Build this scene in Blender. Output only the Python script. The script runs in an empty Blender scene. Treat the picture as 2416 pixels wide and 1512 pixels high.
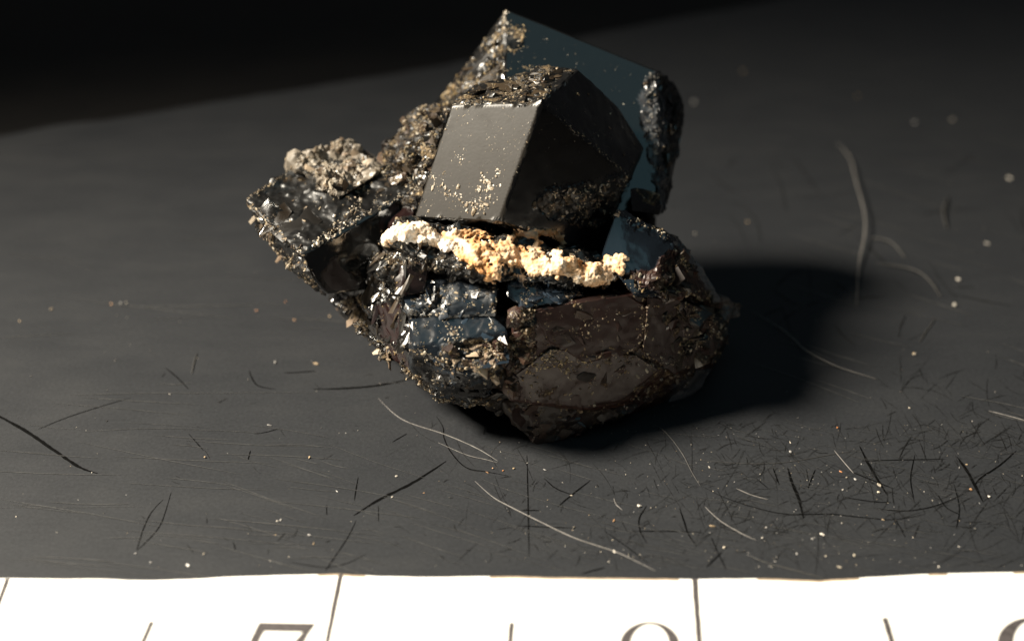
import bpy, bmesh, math, random
from mathutils import Vector, noise, Matrix
from mathutils.bvhtree import BVHTree
random.seed(11)
SC = bpy.context.scene
COL = SC.collection
SC.unit_settings.system = 'IMPERIAL'
SC.unit_settings.scale_length = 0.0254          # one unit is one inch on the ruler

# ------------------------------------------------------------------ camera
PITCH = math.radians(33.0); CAMH = 2.3; FPX = 2600.0
cam_d = bpy.data.cameras.new('camera'); cam = bpy.data.objects.new('camera', cam_d); COL.objects.link(cam)
cam.location = (0, 0, CAMH); cam.rotation_euler = (math.pi/2 - PITCH, 0, 0)
cam_d.sensor_width = 36.0; cam_d.lens = FPX/2416*36
cam_d.clip_start = 0.05; cam_d.clip_end = 200
cam_d.dof.use_dof = True; cam_d.dof.focus_distance = 3.52; cam_d.dof.aperture_fstop = 0.47
SC.camera = cam
# ------------------------------------------------------------------ light
w = bpy.data.worlds.new('World'); SC.world = w; w.use_nodes = True
w.node_tree.nodes['Background'].inputs[0].default_value = (0.95, 0.95, 1.0, 1)
w.node_tree.nodes['Background'].inputs[1].default_value = 0.030
def look(o, tgt):
    o.rotation_euler = (Vector(tgt) - o.location).to_track_quat('-Z', 'Y').to_euler()
kd = bpy.data.lights.new('desk_lamp_light', 'SPOT'); key = bpy.data.objects.new('desk_lamp_light', kd); COL.objects.link(key)
key.location = (-11.6, 3.3, 11.0); look(key, (-0.2, -1.5, 0.0))
kd.energy = 50000; kd.color = (1.0, 0.91, 0.76); kd.shadow_soft_size = 1.8
kd.spot_size = math.radians(64); kd.spot_blend = 1.0
wd = bpy.data.lights.new('window_light', 'AREA'); win = bpy.data.objects.new('window_light', wd); COL.objects.link(win)
win.location = (1.6, 1.3, 9.5); look(win, (0.2, 3.3, 0.5))
wd.shape = 'RECTANGLE'; wd.size = 9; wd.size_y = 8; wd.energy = 66; wd.color = (0.42, 0.85, 1.0)
SC.view_settings.view_transform = 'Standard'; SC.view_settings.look = 'None'
SC.view_settings.exposure = 0; SC.view_settings.gamma = 1

# ------------------------------------------------------------------ helpers
CAM = Vector((0, 0, CAMH)); FW = Vector((0, math.cos(PITCH), -math.sin(PITCH)))
UP = Vector((0, math.sin(PITCH), math.cos(PITCH))); RT = Vector((1, 0, 0))
def ray(u, v): return FW + RT*((u-1208)/FPX) - UP*((v-756)/FPX)
def P(u, v, d): return CAM + ray(u, v)*d
def G(u, v, z=0.0):
    r = ray(u, v); return CAM + r*((z - CAMH)/r.z)
def on(pl, u, v):
    p0, n = pl; r = ray(u, v); return CAM + r*((p0-CAM).dot(n)/r.dot(n))
def plane3(a, b, c): return (a, (b-a).cross(c-a).normalized())
def proj(p):
    q = p - CAM; d = q.dot(FW); return 1208 + FPX*q.dot(RT)/d, 756 - FPX*q.dot(UP)/d
def inside(poly, x, y):
    c = False; j = len(poly)-1
    for i in range(len(poly)):
        xi, yi = poly[i]; xj, yj = poly[j]
        if (yi > y) != (yj > y) and x < (xj-xi)*(y-yi)/(yj-yi)+xi: c = not c
        j = i
    return c
def fbm(p, s, o=4): return noise.fractal(p*s, 0.9, 2.1, o)

def link(name, me, mat, parent=None):
    o = bpy.data.objects.new(name, me); COL.objects.link(o)
    for m in (mat if isinstance(mat, (list, tuple)) else [mat]): me.materials.append(m)
    if parent is not None: o.parent = parent
    return o
def tag(o, label=None, cat=None, group=None, kind=None):
    if label: o['label'] = label
    if cat: o['category'] = cat
    if group: o['group'] = group
    if kind: o['kind'] = kind
    return o
def pydata(name, V, F, mat, parent=None, smooth=False):
    me = bpy.data.meshes.new(name); me.from_pydata(V, [], F); me.update()
    if smooth: me.polygons.foreach_set('use_smooth', [True]*len(me.polygons))
    return link(name, me, mat, parent)

# ------------------------------------------------------------------ materials
def newmat(name):
    m = bpy.data.materials.new(name); m.use_nodes = True
    nt = m.node_tree; return m, nt, nt.nodes['Principled BSDF']
def N(nt, t, **kw):
    n = nt.nodes.new(t)
    for k, v in kw.items():
        if k[0] == 'i' and k[1:].isdigit(): n.inputs[int(k[1:])].default_value = v
        elif k.startswith('in_'): n.inputs[k[3:]].default_value = v
        else: setattr(n, k, v)
    return n
def ramp(nt, stops, interp='LINEAR'):
    r = nt.nodes.new('ShaderNodeValToRGB'); r.color_ramp.interpolation = interp
    e = r.color_ramp.elements
    while len(e) < len(stops): e.new(0.5)
    for k, (p, c) in enumerate(stops):
        e[k].position = p; e[k].color = (c, c, c, 1) if isinstance(c, (int, float)) else (*c, 1)
    return r
def math_(nt, op, a, b=None, clamp=False):
    m = nt.nodes.new('ShaderNodeMath'); m.operation = op; m.use_clamp = clamp
    for k, x in enumerate((a, b)):
        if x is None: continue
        if isinstance(x, (int, float)): m.inputs[k].default_value = x
        else: nt.links.new(x, m.inputs[k])
    return m.outputs[0]
def mix(nt, f, a, b):
    m = nt.nodes.new('ShaderNodeMix'); m.data_type = 'RGBA'
    for k, x in ((0, f), (6, a), (7, b)):
        if hasattr(x, 'is_linked'): nt.links.new(x, m.inputs[k])
        elif isinstance(x, (int, float)): m.inputs[k].default_value = x
        else: m.inputs[k].default_value = (*x, 1)
    return m.outputs[2]

def crystal_material():
    m, nt, b = newmat('dark_crystal'); L = nt.links.new
    tc = N(nt, 'ShaderNodeTexCoord').outputs['Object']
    at = N(nt, 'ShaderNodeAttribute', attribute_name='crust'); ti = N(nt, 'ShaderNodeAttribute', attribute_name='tint')
    gl = N(nt, 'ShaderNodeAttribute', attribute_name='gloss')
    n1 = N(nt, 'ShaderNodeTexNoise', in_Scale=20, in_Detail=10, in_Roughness=0.70); L(tc, n1.inputs['Vector'])
    n2 = N(nt, 'ShaderNodeTexNoise', in_Scale=110, in_Detail=4, in_Roughness=0.6); L(tc, n2.inputs['Vector'])
    n3 = N(nt, 'ShaderNodeTexNoise', in_Scale=9, in_Detail=3); L(tc, n3.inputs['Vector'])
    # crust mask from its density attribute
    s = math_(nt, 'ADD', n1.outputs[0], math_(nt, 'MULTIPLY', n3.outputs[0], 0.35))
    s = math_(nt, 'ADD', s, math_(nt, 'MULTIPLY', at.outputs['Fac'], 0.55))
    mr = N(nt, 'ShaderNodeMapRange', interpolation_type='SMOOTHSTEP'); L(s, mr.inputs[0])
    mr.inputs[1].default_value = 0.93; mr.inputs[2].default_value = 1.08
    mask = math_(nt, 'MULTIPLY', mr.outputs[0], math_(nt, 'GREATER_THAN', at.outputs['Fac'], 0.02))
    cr = ramp(nt, [(0.30, (0.012, 0.009, 0.006)), (0.44, (0.085, 0.057, 0.029)), (0.56, (0.22, 0.155, 0.083)), (0.72, (0.44, 0.35, 0.22))])
    L(n2.outputs[0], cr.inputs[0])
    base = mix(nt, mask, ti.outputs['Color'], cr.outputs[0]); L(base, b.inputs['Base Color'])
    rr = math_(nt, 'ADD', gl.outputs['Fac'], math_(nt, 'MULTIPLY', math_(nt, 'SUBTRACT', n1.outputs[0], 0.5), 0.25))
    rm = N(nt, 'ShaderNodeMix'); L(mask, rm.inputs[0]); L(rr, rm.inputs[2]); rm.inputs[3].default_value = 0.55
    L(rm.outputs[0], b.inputs['Roughness'])
    b.inputs['IOR'].default_value = 1.75
    sp = N(nt, 'ShaderNodeMapRange'); L(rm.outputs[0], sp.inputs[0])
    for q, x in ((1, 0.22), (2, 0.50), (3, 0.5), (4, 0.16)): sp.inputs[q].default_value = x
    L(sp.outputs[0], b.inputs['Specular IOR Level'])
    bh = math_(nt, 'ADD', math_(nt, 'MULTIPLY', math_(nt, 'MULTIPLY', n2.outputs[0], math_(nt, 'ADD', mask, 0.03)), 1.0), math_(nt, 'MULTIPLY', n1.outputs[0], math_(nt, 'MULTIPLY', at.outputs['Fac'], 0.5)))
    bp = N(nt, 'ShaderNodeBump', in_Strength=0.8, in_Distance=0.008); L(bh, bp.inputs['Height']); L(bp.outputs[0], b.inputs['Normal'])
    return m
def grain_material(name, rough=0.4):
    m, nt, b = newmat(name); L = nt.links.new
    a = N(nt, 'ShaderNodeAttribute', attribute_name='tint')
    tc = N(nt, 'ShaderNodeTexCoord').outputs['Object']
    n = N(nt, 'ShaderNodeTexNoise', in_Scale=150, in_Detail=4); L(tc, n.inputs['Vector'])
    r = ramp(nt, [(0.3, 0.35), (0.7, 1.25)]); L(n.outputs[0], r.inputs[0])
    mm = N(nt, 'ShaderNodeMix', data_type='RGBA', blend_type='MULTIPLY'); mm.inputs[0].default_value = 1
    L(a.outputs['Color'], mm.inputs[6]); L(r.outputs[0], mm.inputs[7]); L(mm.outputs[2], b.inputs['Base Color'])
    b.inputs['Roughness'].default_value = rough; b.inputs['IOR'].default_value = 1.55
    return m
def cream_material():
    m, nt, b = newmat('cream_crust'); L = nt.links.new
    tc = N(nt, 'ShaderNodeTexCoord').outputs['Object']
    a = N(nt, 'ShaderNodeAttribute', attribute_name='tint')
    n = N(nt, 'ShaderNodeTexNoise', in_Scale=18, in_Detail=7, in_Roughness=0.6); L(tc, n.inputs['Vector'])
    n2 = N(nt, 'ShaderNodeTexNoise', in_Scale=120, in_Detail=4, in_Roughness=0.6); L(tc, n2.inputs['Vector'])
    s = math_(nt, 'ADD', n.outputs[0], math_(nt, 'MULTIPLY', a.outputs['Fac'], 0.5))
    r = ramp(nt, [(0.34, (0.93, 0.87, 0.79)), (0.44, (0.86, 0.69, 0.51)), (0.57, (0.74, 0.49, 0.29)), (0.78, (0.52, 0.27, 0.11)), (0.95, (0.30, 0.12, 0.04))]); L(s, r.inputs[0])
    L(r.outputs[0], b.inputs['Base Color']); b.inputs['Roughness'].default_value = 0.85
    b.inputs['Specular IOR Level'].default_value = 0.25
    bp = N(nt, 'ShaderNodeBump', in_Strength=0.5, in_Distance=0.005); L(n2.outputs[0], bp.inputs['Height']); L(bp.outputs[0], b.inputs['Normal'])
    return m
def slab_material():
    m, nt, b = newmat('black_slab'); L = nt.links.new
    tc = N(nt, 'ShaderNodeTexCoord').outputs['Object']
    mp = N(nt, 'ShaderNodeMapping'); L(tc, mp.inputs[0]); mp.inputs['Scale'].default_value = (0.45, 1.3, 1); mp.inputs['Rotation'].default_value = (0, 0, 0.10)
    st = N(nt, 'ShaderNodeTexNoise', in_Scale=7, in_Detail=7, in_Roughness=0.6); L(mp.outputs[0], st.inputs['Vector'])
    cl = N(nt, 'ShaderNodeTexNoise', in_Scale=1.7, in_Detail=5, in_Roughness=0.6); L(tc, cl.inputs['Vector'])
    fi = N(nt, 'ShaderNodeTexNoise', in_Scale=90, in_Detail=4, in_Roughness=0.7); L(tc, fi.inputs['Vector'])
    s = math_(nt, 'ADD', math_(nt, 'MULTIPLY', st.outputs[0], 0.5), math_(nt, 'MULTIPLY', cl.outputs[0], 0.5))
    r = ramp(nt, [(0.30, (0.0190, 0.0203, 0.0228)), (0.5, (0.0220, 0.0233, 0.0258)), (0.70, (0.0260, 0.0270, 0.0290))]); L(s, r.inputs[0])
    sp = ramp(nt, [(0.70, 0.0), (0.78, 1.0)]); L(fi.outputs[0], sp.inputs[0])
    gr = ramp(nt, [(0.25, 0.72), (0.75, 1.28)]); L(fi.outputs[0], gr.inputs[0])
    gm = N(nt, 'ShaderNodeMix', data_type='RGBA', blend_type='MULTIPLY'); gm.inputs[0].default_value = 1; L(r.outputs[0], gm.inputs[6]); L(gr.outputs[0], gm.inputs[7])
    L(mix(nt, math_(nt, 'MULTIPLY', sp.outputs[0], 0.5), gm.outputs[2], (0.07, 0.068, 0.066)), b.inputs['Base Color'])
    L(math_(nt, 'ADD', math_(nt, 'MULTIPLY', s, 0.3), 0.36), b.inputs['Roughness'])
    b.inputs['Specular IOR Level'].default_value = 0.25
    bp = N(nt, 'ShaderNodeBump', in_Strength=0.12, in_Distance=0.004); L(fi.outputs[0], bp.inputs['Height']); L(bp.outputs[0], b.inputs['Normal'])
    return m
def simple(name, c, rough, noise_amt=0.25, scale=60, spec=0.5):
    m, nt, b = newmat(name); L = nt.links.new
    tc = N(nt, 'ShaderNodeTexCoord').outputs['Object']
    n = N(nt, 'ShaderNodeTexNoise', in_Scale=scale, in_Detail=5, in_Roughness=0.6); L(tc, n.inputs['Vector'])
    lo = tuple(x*(1-noise_amt) for x in c); hi = tuple(min(1, x*(1+noise_amt)) for x in c)
    r = ramp(nt, [(0.3, lo), (0.7, hi)]); L(n.outputs[0], r.inputs[0]); L(r.outputs[0], b.inputs['Base Color'])
    b.inputs['Roughness'].default_value = rough; b.inputs['Specular IOR Level'].default_value = spec
    return m
M_CR = crystal_material(); M_GR = grain_material('mineral_grain', 0.55); M_CREAM = cream_material()
M_SLAB = slab_material(); M_TABLE = simple('dark_table', (0.011, 0.0085, 0.0065), 0.7, 0.4, 3)
M_PAPER = simple('paper', (0.86, 0.84, 0.80), 0.8, 0.015, 40, 0.2)
M_INK = simple('grey_ink', (0.062, 0.055, 0.055), 0.7, 0.5, 120, 0.2)
M_SCR = simple('dark_scratch', (0.002, 0.002, 0.002), 0.9, 0.5, 80, 0.05)
M_SCRF = simple('faint_scratch', (0.008, 0.008, 0.008), 0.7, 0.5, 80, 0.2)
M_FIB = simple('pale_fibre', (0.15, 0.14, 0.13), 0.6, 0.35, 60)
M_FIBD = simple('dim_fibre', (0.045, 0.043, 0.04), 0.6, 0.35, 60)
M_DUST = grain_material('dust_grain', 0.5)

# ------------------------------------------------------------------ the setting: slab and table
def build_slab():
    edge_px = [(-900, 425), (-400, 372), (0, 318), (130, 292), (260, 278), (420, 252), (600, 224), (800, 192), (1050, 152), (1200, 118), (1400, 78), (1620, 38), (1850, -6), (2200, -75), (2700, -160)]
    edge = [G(u, v) for u, v in edge_px]
    pts = []
    for i in range(len(edge)-1):
        for k in range(12):
            p = edge[i].lerp(edge[i+1], k/12)
            pts.append(p + Vector((0, 0.020*noise.noise(p*3.1) + 0.010*noise.noise(p*13), 0)))
    pts.append(edge[-1])
    n = len(pts); front = [Vector((p.x, -3.0, 0)) for p in pts]
    prof = [(0.0, 0.0), (-0.012, -0.004), (-0.004, -0.018), (0.0, -0.05), (0.0, -0.5)]
    V = [tuple(p) for p in front]; F = []
    rows = []
    for dy, dz in [(-0.045, 0.0), (-0.018, -0.003), (-0.005, -0.014), (0.0, -0.035), (0.0, -0.5)]:
        rows.append(len(V)); V += [(p.x, p.y+dy, dz) for p in pts]
    allr = [0] + rows
    for a, b_ in zip(allr[:-1], allr[1:]):
        for i in range(n-1): F.append((a+i, a+i+1, b_+i+1, b_+i))
    bb = len(V); V += [(p.x, -3.0, -0.5) for p in pts]
    for i in range(n-1): F.append((bb+i+1, bb+i, i, i+1))
    me = bpy.data.meshes.new('slab'); me.from_pydata(V, [], [tuple(f) for f in F]); me.update()
    o = link('slab', me, M_SLAB); o['kind'] = 'structure'
    return o
slab = build_slab()
table = pydata('table', [(-40, -20, -0.502), (40, -20, -0.502), (40, 60, -0.502), (-40, 60, -0.502)], [(0, 1, 2, 3)], M_TABLE); table['kind'] = 'structure'

# ------------------------------------------------------------------ the specimen
SPEC = bpy.data.objects.new('mineral_specimen', None); COL.objects.link(SPEC)
SPEC.location = G(1300, 985); SPEC.empty_display_size = 0.2
tag(SPEC, 'jagged cluster of glossy black crystals with brown matrix and a cream crust band', 'mineral')
OFF = SPEC.location.copy()

ALLV, ALLT, OWN = [], [], []        # world-space triangles of the rock for placing grains
class Rock: pass
ROCKS = []
BLACK = (0.0042, 0.0040, 0.0038); BROWN = (0.034, 0.0145, 0.0105); BLUE = (0.006, 0.009, 0.013); REDB = (0.013, 0.0055, 0.005)
def rock(name, pts, fine=0.0085, bevel=0.008, amp=0.004, crust=0.25, gloss=0.22, tint=BLACK, regions=(), label=None, seed=0.0, big=0.0, mat=None, cells=None):
    """a crystal: the convex hull of its corner points, edges chipped, faces relieved where they are rough"""
    bm = bmesh.new()
    for p in pts: bm.verts.new(p)
    r = bmesh.ops.convex_hull(bm, input=bm.verts)
    for v in [v for v in bm.verts if not v.link_faces]: bm.verts.remove(v)
    bmesh.ops.dissolve_limit(bm, angle_limit=math.radians(2.5), verts=bm.verts, edges=bm.edges)
    if bevel: 
        bmesh.ops.bevel(bm, geom=list(bm.edges), offset=bevel, segments=1, affect='EDGES', clamp_overlap=True)
    bmesh.ops.recalc_face_normals(bm, faces=bm.faces)
    bmesh.ops.triangulate(bm, faces=bm.faces)
    for it in range(9):
        bm.normal_update()
        ed = []
        for e in bm.edges:
            front = any(f.normal.dot(CAM - f.verts[0].co) > 0 for f in e.link_faces)
            if e.calc_length() > (fine*1.45 if front else max(fine*3.2, 0.03)): ed.append(e)
        if not ed: break
        bmesh.ops.subdivide_edges(bm, edges=ed, cuts=1)
        bmesh.ops.triangulate(bm, faces=[f for f in bm.faces if len(f.verts) > 3])
    bm.normal_update(); bm.verts.ensure_lookup_table()
    cr, gs, ti, newco = [], [], [], []
    sv = Vector((seed*3.7, seed*1.3, seed*7.1)); f1, f2 = (0.36, 0.22) if name == 'matrix' else (0.20, 0.07)
    for v in bm.verts:
        p = v.co; n = v.normal
        c, g, t, a, ce = crust, gloss, tint, amp, (cells if cells is not None else (0.8 if name == 'matrix' else 0.25))
        q = p + sv
        if n.dot(CAM - p) > 0:
            u_, v_ = proj(p)
            j = 9.0
            u2 = u_ + j*fbm(q, 22, 3); v2 = v_ + j*fbm(q + Vector((5, 5, 5)), 22, 3)
            for poly, d in regions:
                if inside(poly, u2 if d.get('soft', True) else u_, v2 if d.get('soft', True) else v_):
                    c = d.get('crust', c); g = d.get('gloss', g); t = d.get('tint', t); a = d.get('amp', a); ce = d.get('cells', ce)
        wq = q + Vector((noise.noise(q*11), noise.noise(q*11+sv+Vector((9, 0, 0))), noise.noise(q*11+Vector((0, 9, 0)))))*0.03
        h = fbm(Vector((wq.x*1.0, wq.y*1.0, wq.z*1.7)), 7.5, 3)*3.2
        fr = h - math.floor(h); fr = 0.5 + 0.5*max(-1, min(1, (fr-0.5)*5.0))
        cel = noise.voronoi(wq*17)[0]
        off = a*(0.75*(math.floor(h)+fr)*0.8 + ce*(cel[1]-cel[0]-0.3) + f1*fbm(q, 34, 3) + f2*fbm(q, 90, 2))
        off += big*(fbm(q, 4.0, 3) + 0.9*(noise.voronoi(q*4.5)[0][0]-0.4))
        newco.append(p + n*off); cr.append(c); gs.append(g); ti.append(t)
    for v, co in zip(bm.verts, newco): v.co = co
    bm.normal_update()
    base = len(ALLV)
    ALLV.extend([v.co.copy() for v in bm.verts])
    for v in bm.verts: v.index = v.index
    bm.verts.index_update()
    for f in bm.faces: ALLT.append(tuple(base + x.index for x in f.verts)); OWN.append(len(ROCKS))
    for v in bm.verts: v.co = v.co - OFF
    me = bpy.data.meshes.new(name); bm.to_mesh(me)
    tris = [(tuple(x.index for x in f.verts), f.calc_area()) for f in bm.faces]
    bm.free()
    me.attributes.new('crust', 'FLOAT', 'POINT').data.foreach_set('value', cr)
    me.attributes.new('gloss', 'FLOAT', 'POINT').data.foreach_set('value', gs)
    ca = me.attributes.new('tint', 'FLOAT_COLOR', 'POINT'); ca.data.foreach_set('color', [x for t in ti for x in (*t, 1)])
    sm = [False]*len(me.polygons)
    if amp >= 0: 
        me.polygons.foreach_set('use_smooth', [True]*len(me.polygons))
        me.set_sharp_from_angle(angle=math.radians(32))
    o = link(name, me, mat or M_CR, SPEC)
    if label: o['label'] = label
    R = Rock(); R.o = o; R.tris = tris; R.crust = cr; R.base = base; ROCKS.append(R)
    return o

# --- big blocky crystal in the middle
A = P(1279, 241, 3.40); n1 = Vector((-0.415, -0.742, 0.505)).normalized(); GP = (A, n1)
B = on(GP, 1179, 523); TL = on(GP, 1066, 247); BL = on(GP, 978, 514)
R_ = P(1482, 412, 3.66); DP = plane3(A, B, R_); Q = on(DP, 1408, 606)
T2 = P(1363, 163, 3.66); RP = plane3(A, R_, T2); S1 = on(RP, 1459, 252); S2 = on(RP, 1520, 350)
TP = plane3(A, TL, T2); U1 = on(TP, 1110, 208); U2 = on(TP, 1255, 168); U3 = on(TP, 1330, 158)
GRAYPOLY = [(1066, 247), (1279, 241), (1179, 523), (978, 514)]
rock('crystal', [A, B, TL, BL, R_, Q, T2, S1, S2, U1, U2, U3, P(1010, 500, 3.9), P(1390, 575, 4.0), P(1500, 380, 4.0), P(1200, 300, 4.15), P(1080, 300, 4.05)],
     amp=0.0003, crust=0.0, gloss=0.16, bevel=0.005, regions=[
     (GRAYPOLY, dict(crust=0.03, gloss=0.42, amp=0.0, tint=(0.019, 0.016, 0.0125))),
     ([(1060, 250), (1100, 200), (1340, 150), (1370, 165), (1283, 245)], dict(crust=0.42, gloss=0.35, amp=0.012)),
     ([(1285, 235), (1370, 160), (1530, 350), (1490, 420)], dict(crust=0.16, gloss=0.30, amp=0.0020)),
     ([(1275, 450), (1400, 430), (1500, 410), (1470, 500), (1400, 545), (1290, 510), (1260, 480)], dict(crust=0.30, gloss=0.4, amp=0.010)),
     ([(1150, 515), (1180, 523), (1410, 608), (1400, 640), (970, 545), (970, 517)], dict(crust=0.1, amp=0.006)),
     ], label='big blocky black crystal with one flat grey reflecting face', seed=1)
# --- tall crystal at the back with the blue-green face
a_ = P(1193, 22, 3.93); c_ = P(1551, 168, 3.90); KP = plane3(a_, c_, P(1549, 462, 3.82))
rock('crystal', [a_, c_, on(KP, 1549, 500), on(KP, 1188, 500), P(1030, 240, 4.22), P(990, 420, 4.1), P(1000, 560, 4.0), P(1593, 196, 4.04), P(1615, 266, 4.08), P(1612, 304, 4.07), P(1573, 401, 3.94), P(1568, 500, 3.92),
      P(1240, 62, 4.1), P(1480, 155, 4.12), P(1300, 500, 4.25), P(1100, 400, 4.25), P(1540, 520, 4.1)],
     amp=0.0008, crust=0.0, gloss=0.10, bevel=0.005, regions=[
     ([(1195, 22), (1185, 185), (1100, 260), (1000, 300), (1180, 10)], dict(crust=0.36, gloss=0.35, amp=0.010)),
     ([(1180, 60), (1240, 65), (1235, 100), (1190, 128), (1180, 100)], dict(crust=0.42, gloss=0.4, amp=0.006)),
     ([(1552, 165), (1522, 193), (1507, 230), (1518, 297), (1526, 356), (1545, 438), (1545, 500), (1570, 500), (1566, 371), (1566, 250)], dict(crust=0.28, gloss=0.32, amp=0.010, tint=(0.03, 0.032, 0.036))),
     ([(1556, 160), (1566, 250), (1570, 480), (1650, 480), (1650, 160)], dict(crust=0.06, gloss=0.3, amp=0.010)),
     ], label='tall black crystal at the back with a flat blue-green face', seed=2)
# --- rough shoulder between the tall crystal and the left one
rock('matrix', [P(880, 384, 3.90), P(917, 330, 3.98), P(954, 280, 4.02), P(984, 256, 4.02), P(1030, 252, 3.95), P(1065, 245, 3.80), P(1010, 400, 3.70), P(985, 500, 3.66), P(930, 520, 3.75), P(880, 470, 3.85),
      P(1000, 300, 4.2), P(930, 420, 4.2), P(1000, 600, 4.2), P(1120, 300, 4.2)],
     amp=0.022, big=0.02, crust=0.46, gloss=0.4, bevel=0.01, tint=(0.008, 0.006, 0.005), regions=[
     ([(975, 390), (1010, 350), (1015, 400), (985, 440), (960, 440)], dict(crust=0.0, tint=(0.004, 0.004, 0.004), gloss=0.3)),
     ([(930, 310), (960, 270), (1000, 270), (985, 300), (940, 330)], dict(crust=0.1)),
     ], seed=3)
# --- left crystal
l0 = P(579, 472, 3.76); l1 = P(713, 602, 3.50); l2 = P(990, 440, 3.74); LP = plane3(l0, l1, l2)
LF = plane3(l1, on(LP, 880, 505), P(768, 694, 3.56))
LTOP = [(575, 472), (715, 605), (995, 440), (900, 340), (800, 320), (690, 390)]
rock('crystal', [l0, l1, l2, on(LP, 691, 396), on(LP, 860, 350), on(LF, 890, 498), on(LF, 888, 590), on(LF, 873, 682), on(LF, 771, 695), on(LF, 727, 640), P(592, 500, 3.82), P(640, 585, 3.80), P(670, 616, 3.78), P(730, 672, 3.74), P(760, 694, 3.70),
      P(720, 470, 4.2), P(850, 400, 4.3), P(900, 600, 4.2), P(780, 640, 4.1)],
     amp=0.0015, crust=0.05, gloss=0.15, bevel=0.006, regions=[
     (LTOP, dict(crust=0.20, gloss=0.38, amp=0.009, cells=0.0)),
     ([(755, 560), (850, 480), (870, 500), (800, 545), (730, 590)], dict(crust=0.40, gloss=0.3, amp=0.012)),
     ([(575, 475), (713, 605), (770, 697), (700, 690), (600, 560)], dict(crust=0.36, gloss=0.35, amp=0.014)),
     ([(715, 606), (868, 505), (893, 500), (893, 700), (760, 697)], dict(crust=0.0, gloss=0.12, amp=0.0012, tint=(0.006, 0.006, 0.006))),
     ], label='black crystal jutting out to the left with a chipped top', seed=4)
# rough lump on top of the left crystal
rock('matrix', [P(692, 392, 3.86), P(700, 376, 3.92), P(750, 358, 3.95), P(792, 340, 3.96), P(822, 340, 3.95), P(858, 364, 3.92), P(892, 384, 3.88), P(880, 420, 3.78), P(800, 470, 3.68), P(745, 440, 3.73), P(780, 380, 4.2), P(860, 390, 4.2), P(800, 450, 4.0)],
     amp=0.026, big=0.03, crust=0.30, gloss=0.42, bevel=0.006, fine=0.0075, tint=(0.20, 0.17, 0.135), regions=[([(770, 470), (830, 455), (900, 410), (905, 440), (800, 500)], dict(crust=0.12, tint=BLACK)), ([(700, 400), (760, 385), (770, 410), (730, 430)], dict(crust=0.1, tint=(0.02, 0.017, 0.014))), ([(820, 372), (860, 366), (880, 395), (835, 405)], dict(crust=0.1, tint=(0.03, 0.026, 0.02)))], seed=5)
# --- small red-brown crystal beside the left one
rock('crystal', [P(888, 520, 3.74), P(990, 455, 3.72), P(976, 510, 3.66), P(930, 526, 3.64), P(900, 600, 3.66), P(884, 600, 3.72), P(900, 560, 4.0), P(1000, 520, 4.0), P(990, 600, 3.9)],
     amp=0.001, crust=0.0, gloss=0.2, bevel=0.004, tint=REDB, seed=6)
# --- ledge under the cream crust
rock('matrix', [P(905, 565, 3.50), P(940, 520, 3.56), P(985, 520, 3.50), P(1000, 620, 3.42), P(930, 625, 3.48), P(890, 640, 3.56), P(1180, 545, 3.52), P(1180, 665, 3.42), P(1110, 640, 3.40), P(1420, 605, 3.62), P(1440, 660, 3.50), P(1340, 665, 3.45), P(880, 700, 3.66),
      P(960, 600, 4.0), P(1200, 600, 4.0), P(1450, 640, 4.0), P(1000, 760, 4.0), P(1400, 760, 4.0)],
     amp=0.018, big=0.012, crust=0.34, gloss=0.3, bevel=0.006, tint=(0.006, 0.0055, 0.005), seed=7)
# --- little prism with the pale edge
rock('crystal', [P(945, 624, 3.452), P(960, 626, 3.44), P(1016, 618, 3.47), P(941, 700, 3.43), P(928, 699, 3.445), P(1000, 690, 3.45), P(950, 610, 3.62), P(1020, 605, 3.62), P(925, 720, 3.7), P(1010, 720, 3.7)],
     amp=0.0006, crust=0.0, gloss=0.22, bevel=0.003, tint=(0.02, 0.013, 0.012), fine=0.007, seed=8)
# --- lower crystal: upper block and lower block
rock('crystal', [P(966, 656, 3.50), P(1010, 640, 3.50), P(1115, 646, 3.47), P(1176, 664, 3.44), P(1168, 700, 3.41), P(1174, 745, 3.40), P(964, 748, 3.44), P(1160, 800, 3.52), P(970, 800, 3.56), P(1000, 650, 3.9), P(1170, 670, 3.9), P(1170, 800, 3.9), P(980, 800, 3.9)],
     amp=0.006, crust=0.24, gloss=0.30, bevel=0.006, tint=BLUE, regions=[
     ([(962, 650), (1010, 640), (1040, 700), (1000, 745), (960, 748)], dict(crust=0.4, amp=0.02)),
     ], label='pitted bluish crystal face below the cream crust', seed=9)
rock('crystal', [P(968, 750, 3.43), P(1054, 738, 3.44), P(1166, 748, 3.41), P(1197, 780, 3.39), P(1202, 819, 3.40), P(972, 820, 3.385), P(1182, 860, 3.39), P(1165, 897, 3.42), P(1100, 890, 3.39), P(1010, 860, 3.42), P(964, 876, 3.50), P(1009, 921, 3.55), P(1046, 950, 3.60), P(1107, 958, 3.60), P(1148, 957, 3.60),
      P(980, 800, 3.9), P(1180, 800, 3.9), P(1060, 940, 3.9), P(1150, 940, 3.9)],
     amp=0.003, crust=0.20, gloss=0.24, bevel=0.005, tint=BLUE, regions=[
     ([(966, 748), (1060, 738), (1050, 815), (1000, 830), (970, 822)], dict(crust=0.08, amp=0.004)),
     ([(1034, 815), (1110, 798), (1185, 795), (1190, 850), (1165, 900), (1100, 870), (1050, 860)], dict(crust=0.50, amp=0.014, gloss=0.45)),
     ([(964, 830), (1000, 832), (1060, 865), (1110, 890), (1165, 905), (1150, 940), (1050, 950), (1000, 915)], dict(crust=0.14, amp=0.008, tint=BLACK)),
     ([(964, 876), (1009, 915), (1046, 940), (1150, 940), (1150, 970), (1000, 960)], dict(crust=0.40, amp=0.016)),
     ], label='dark blue lower crystal with a tan crusted corner', seed=10)
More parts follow.
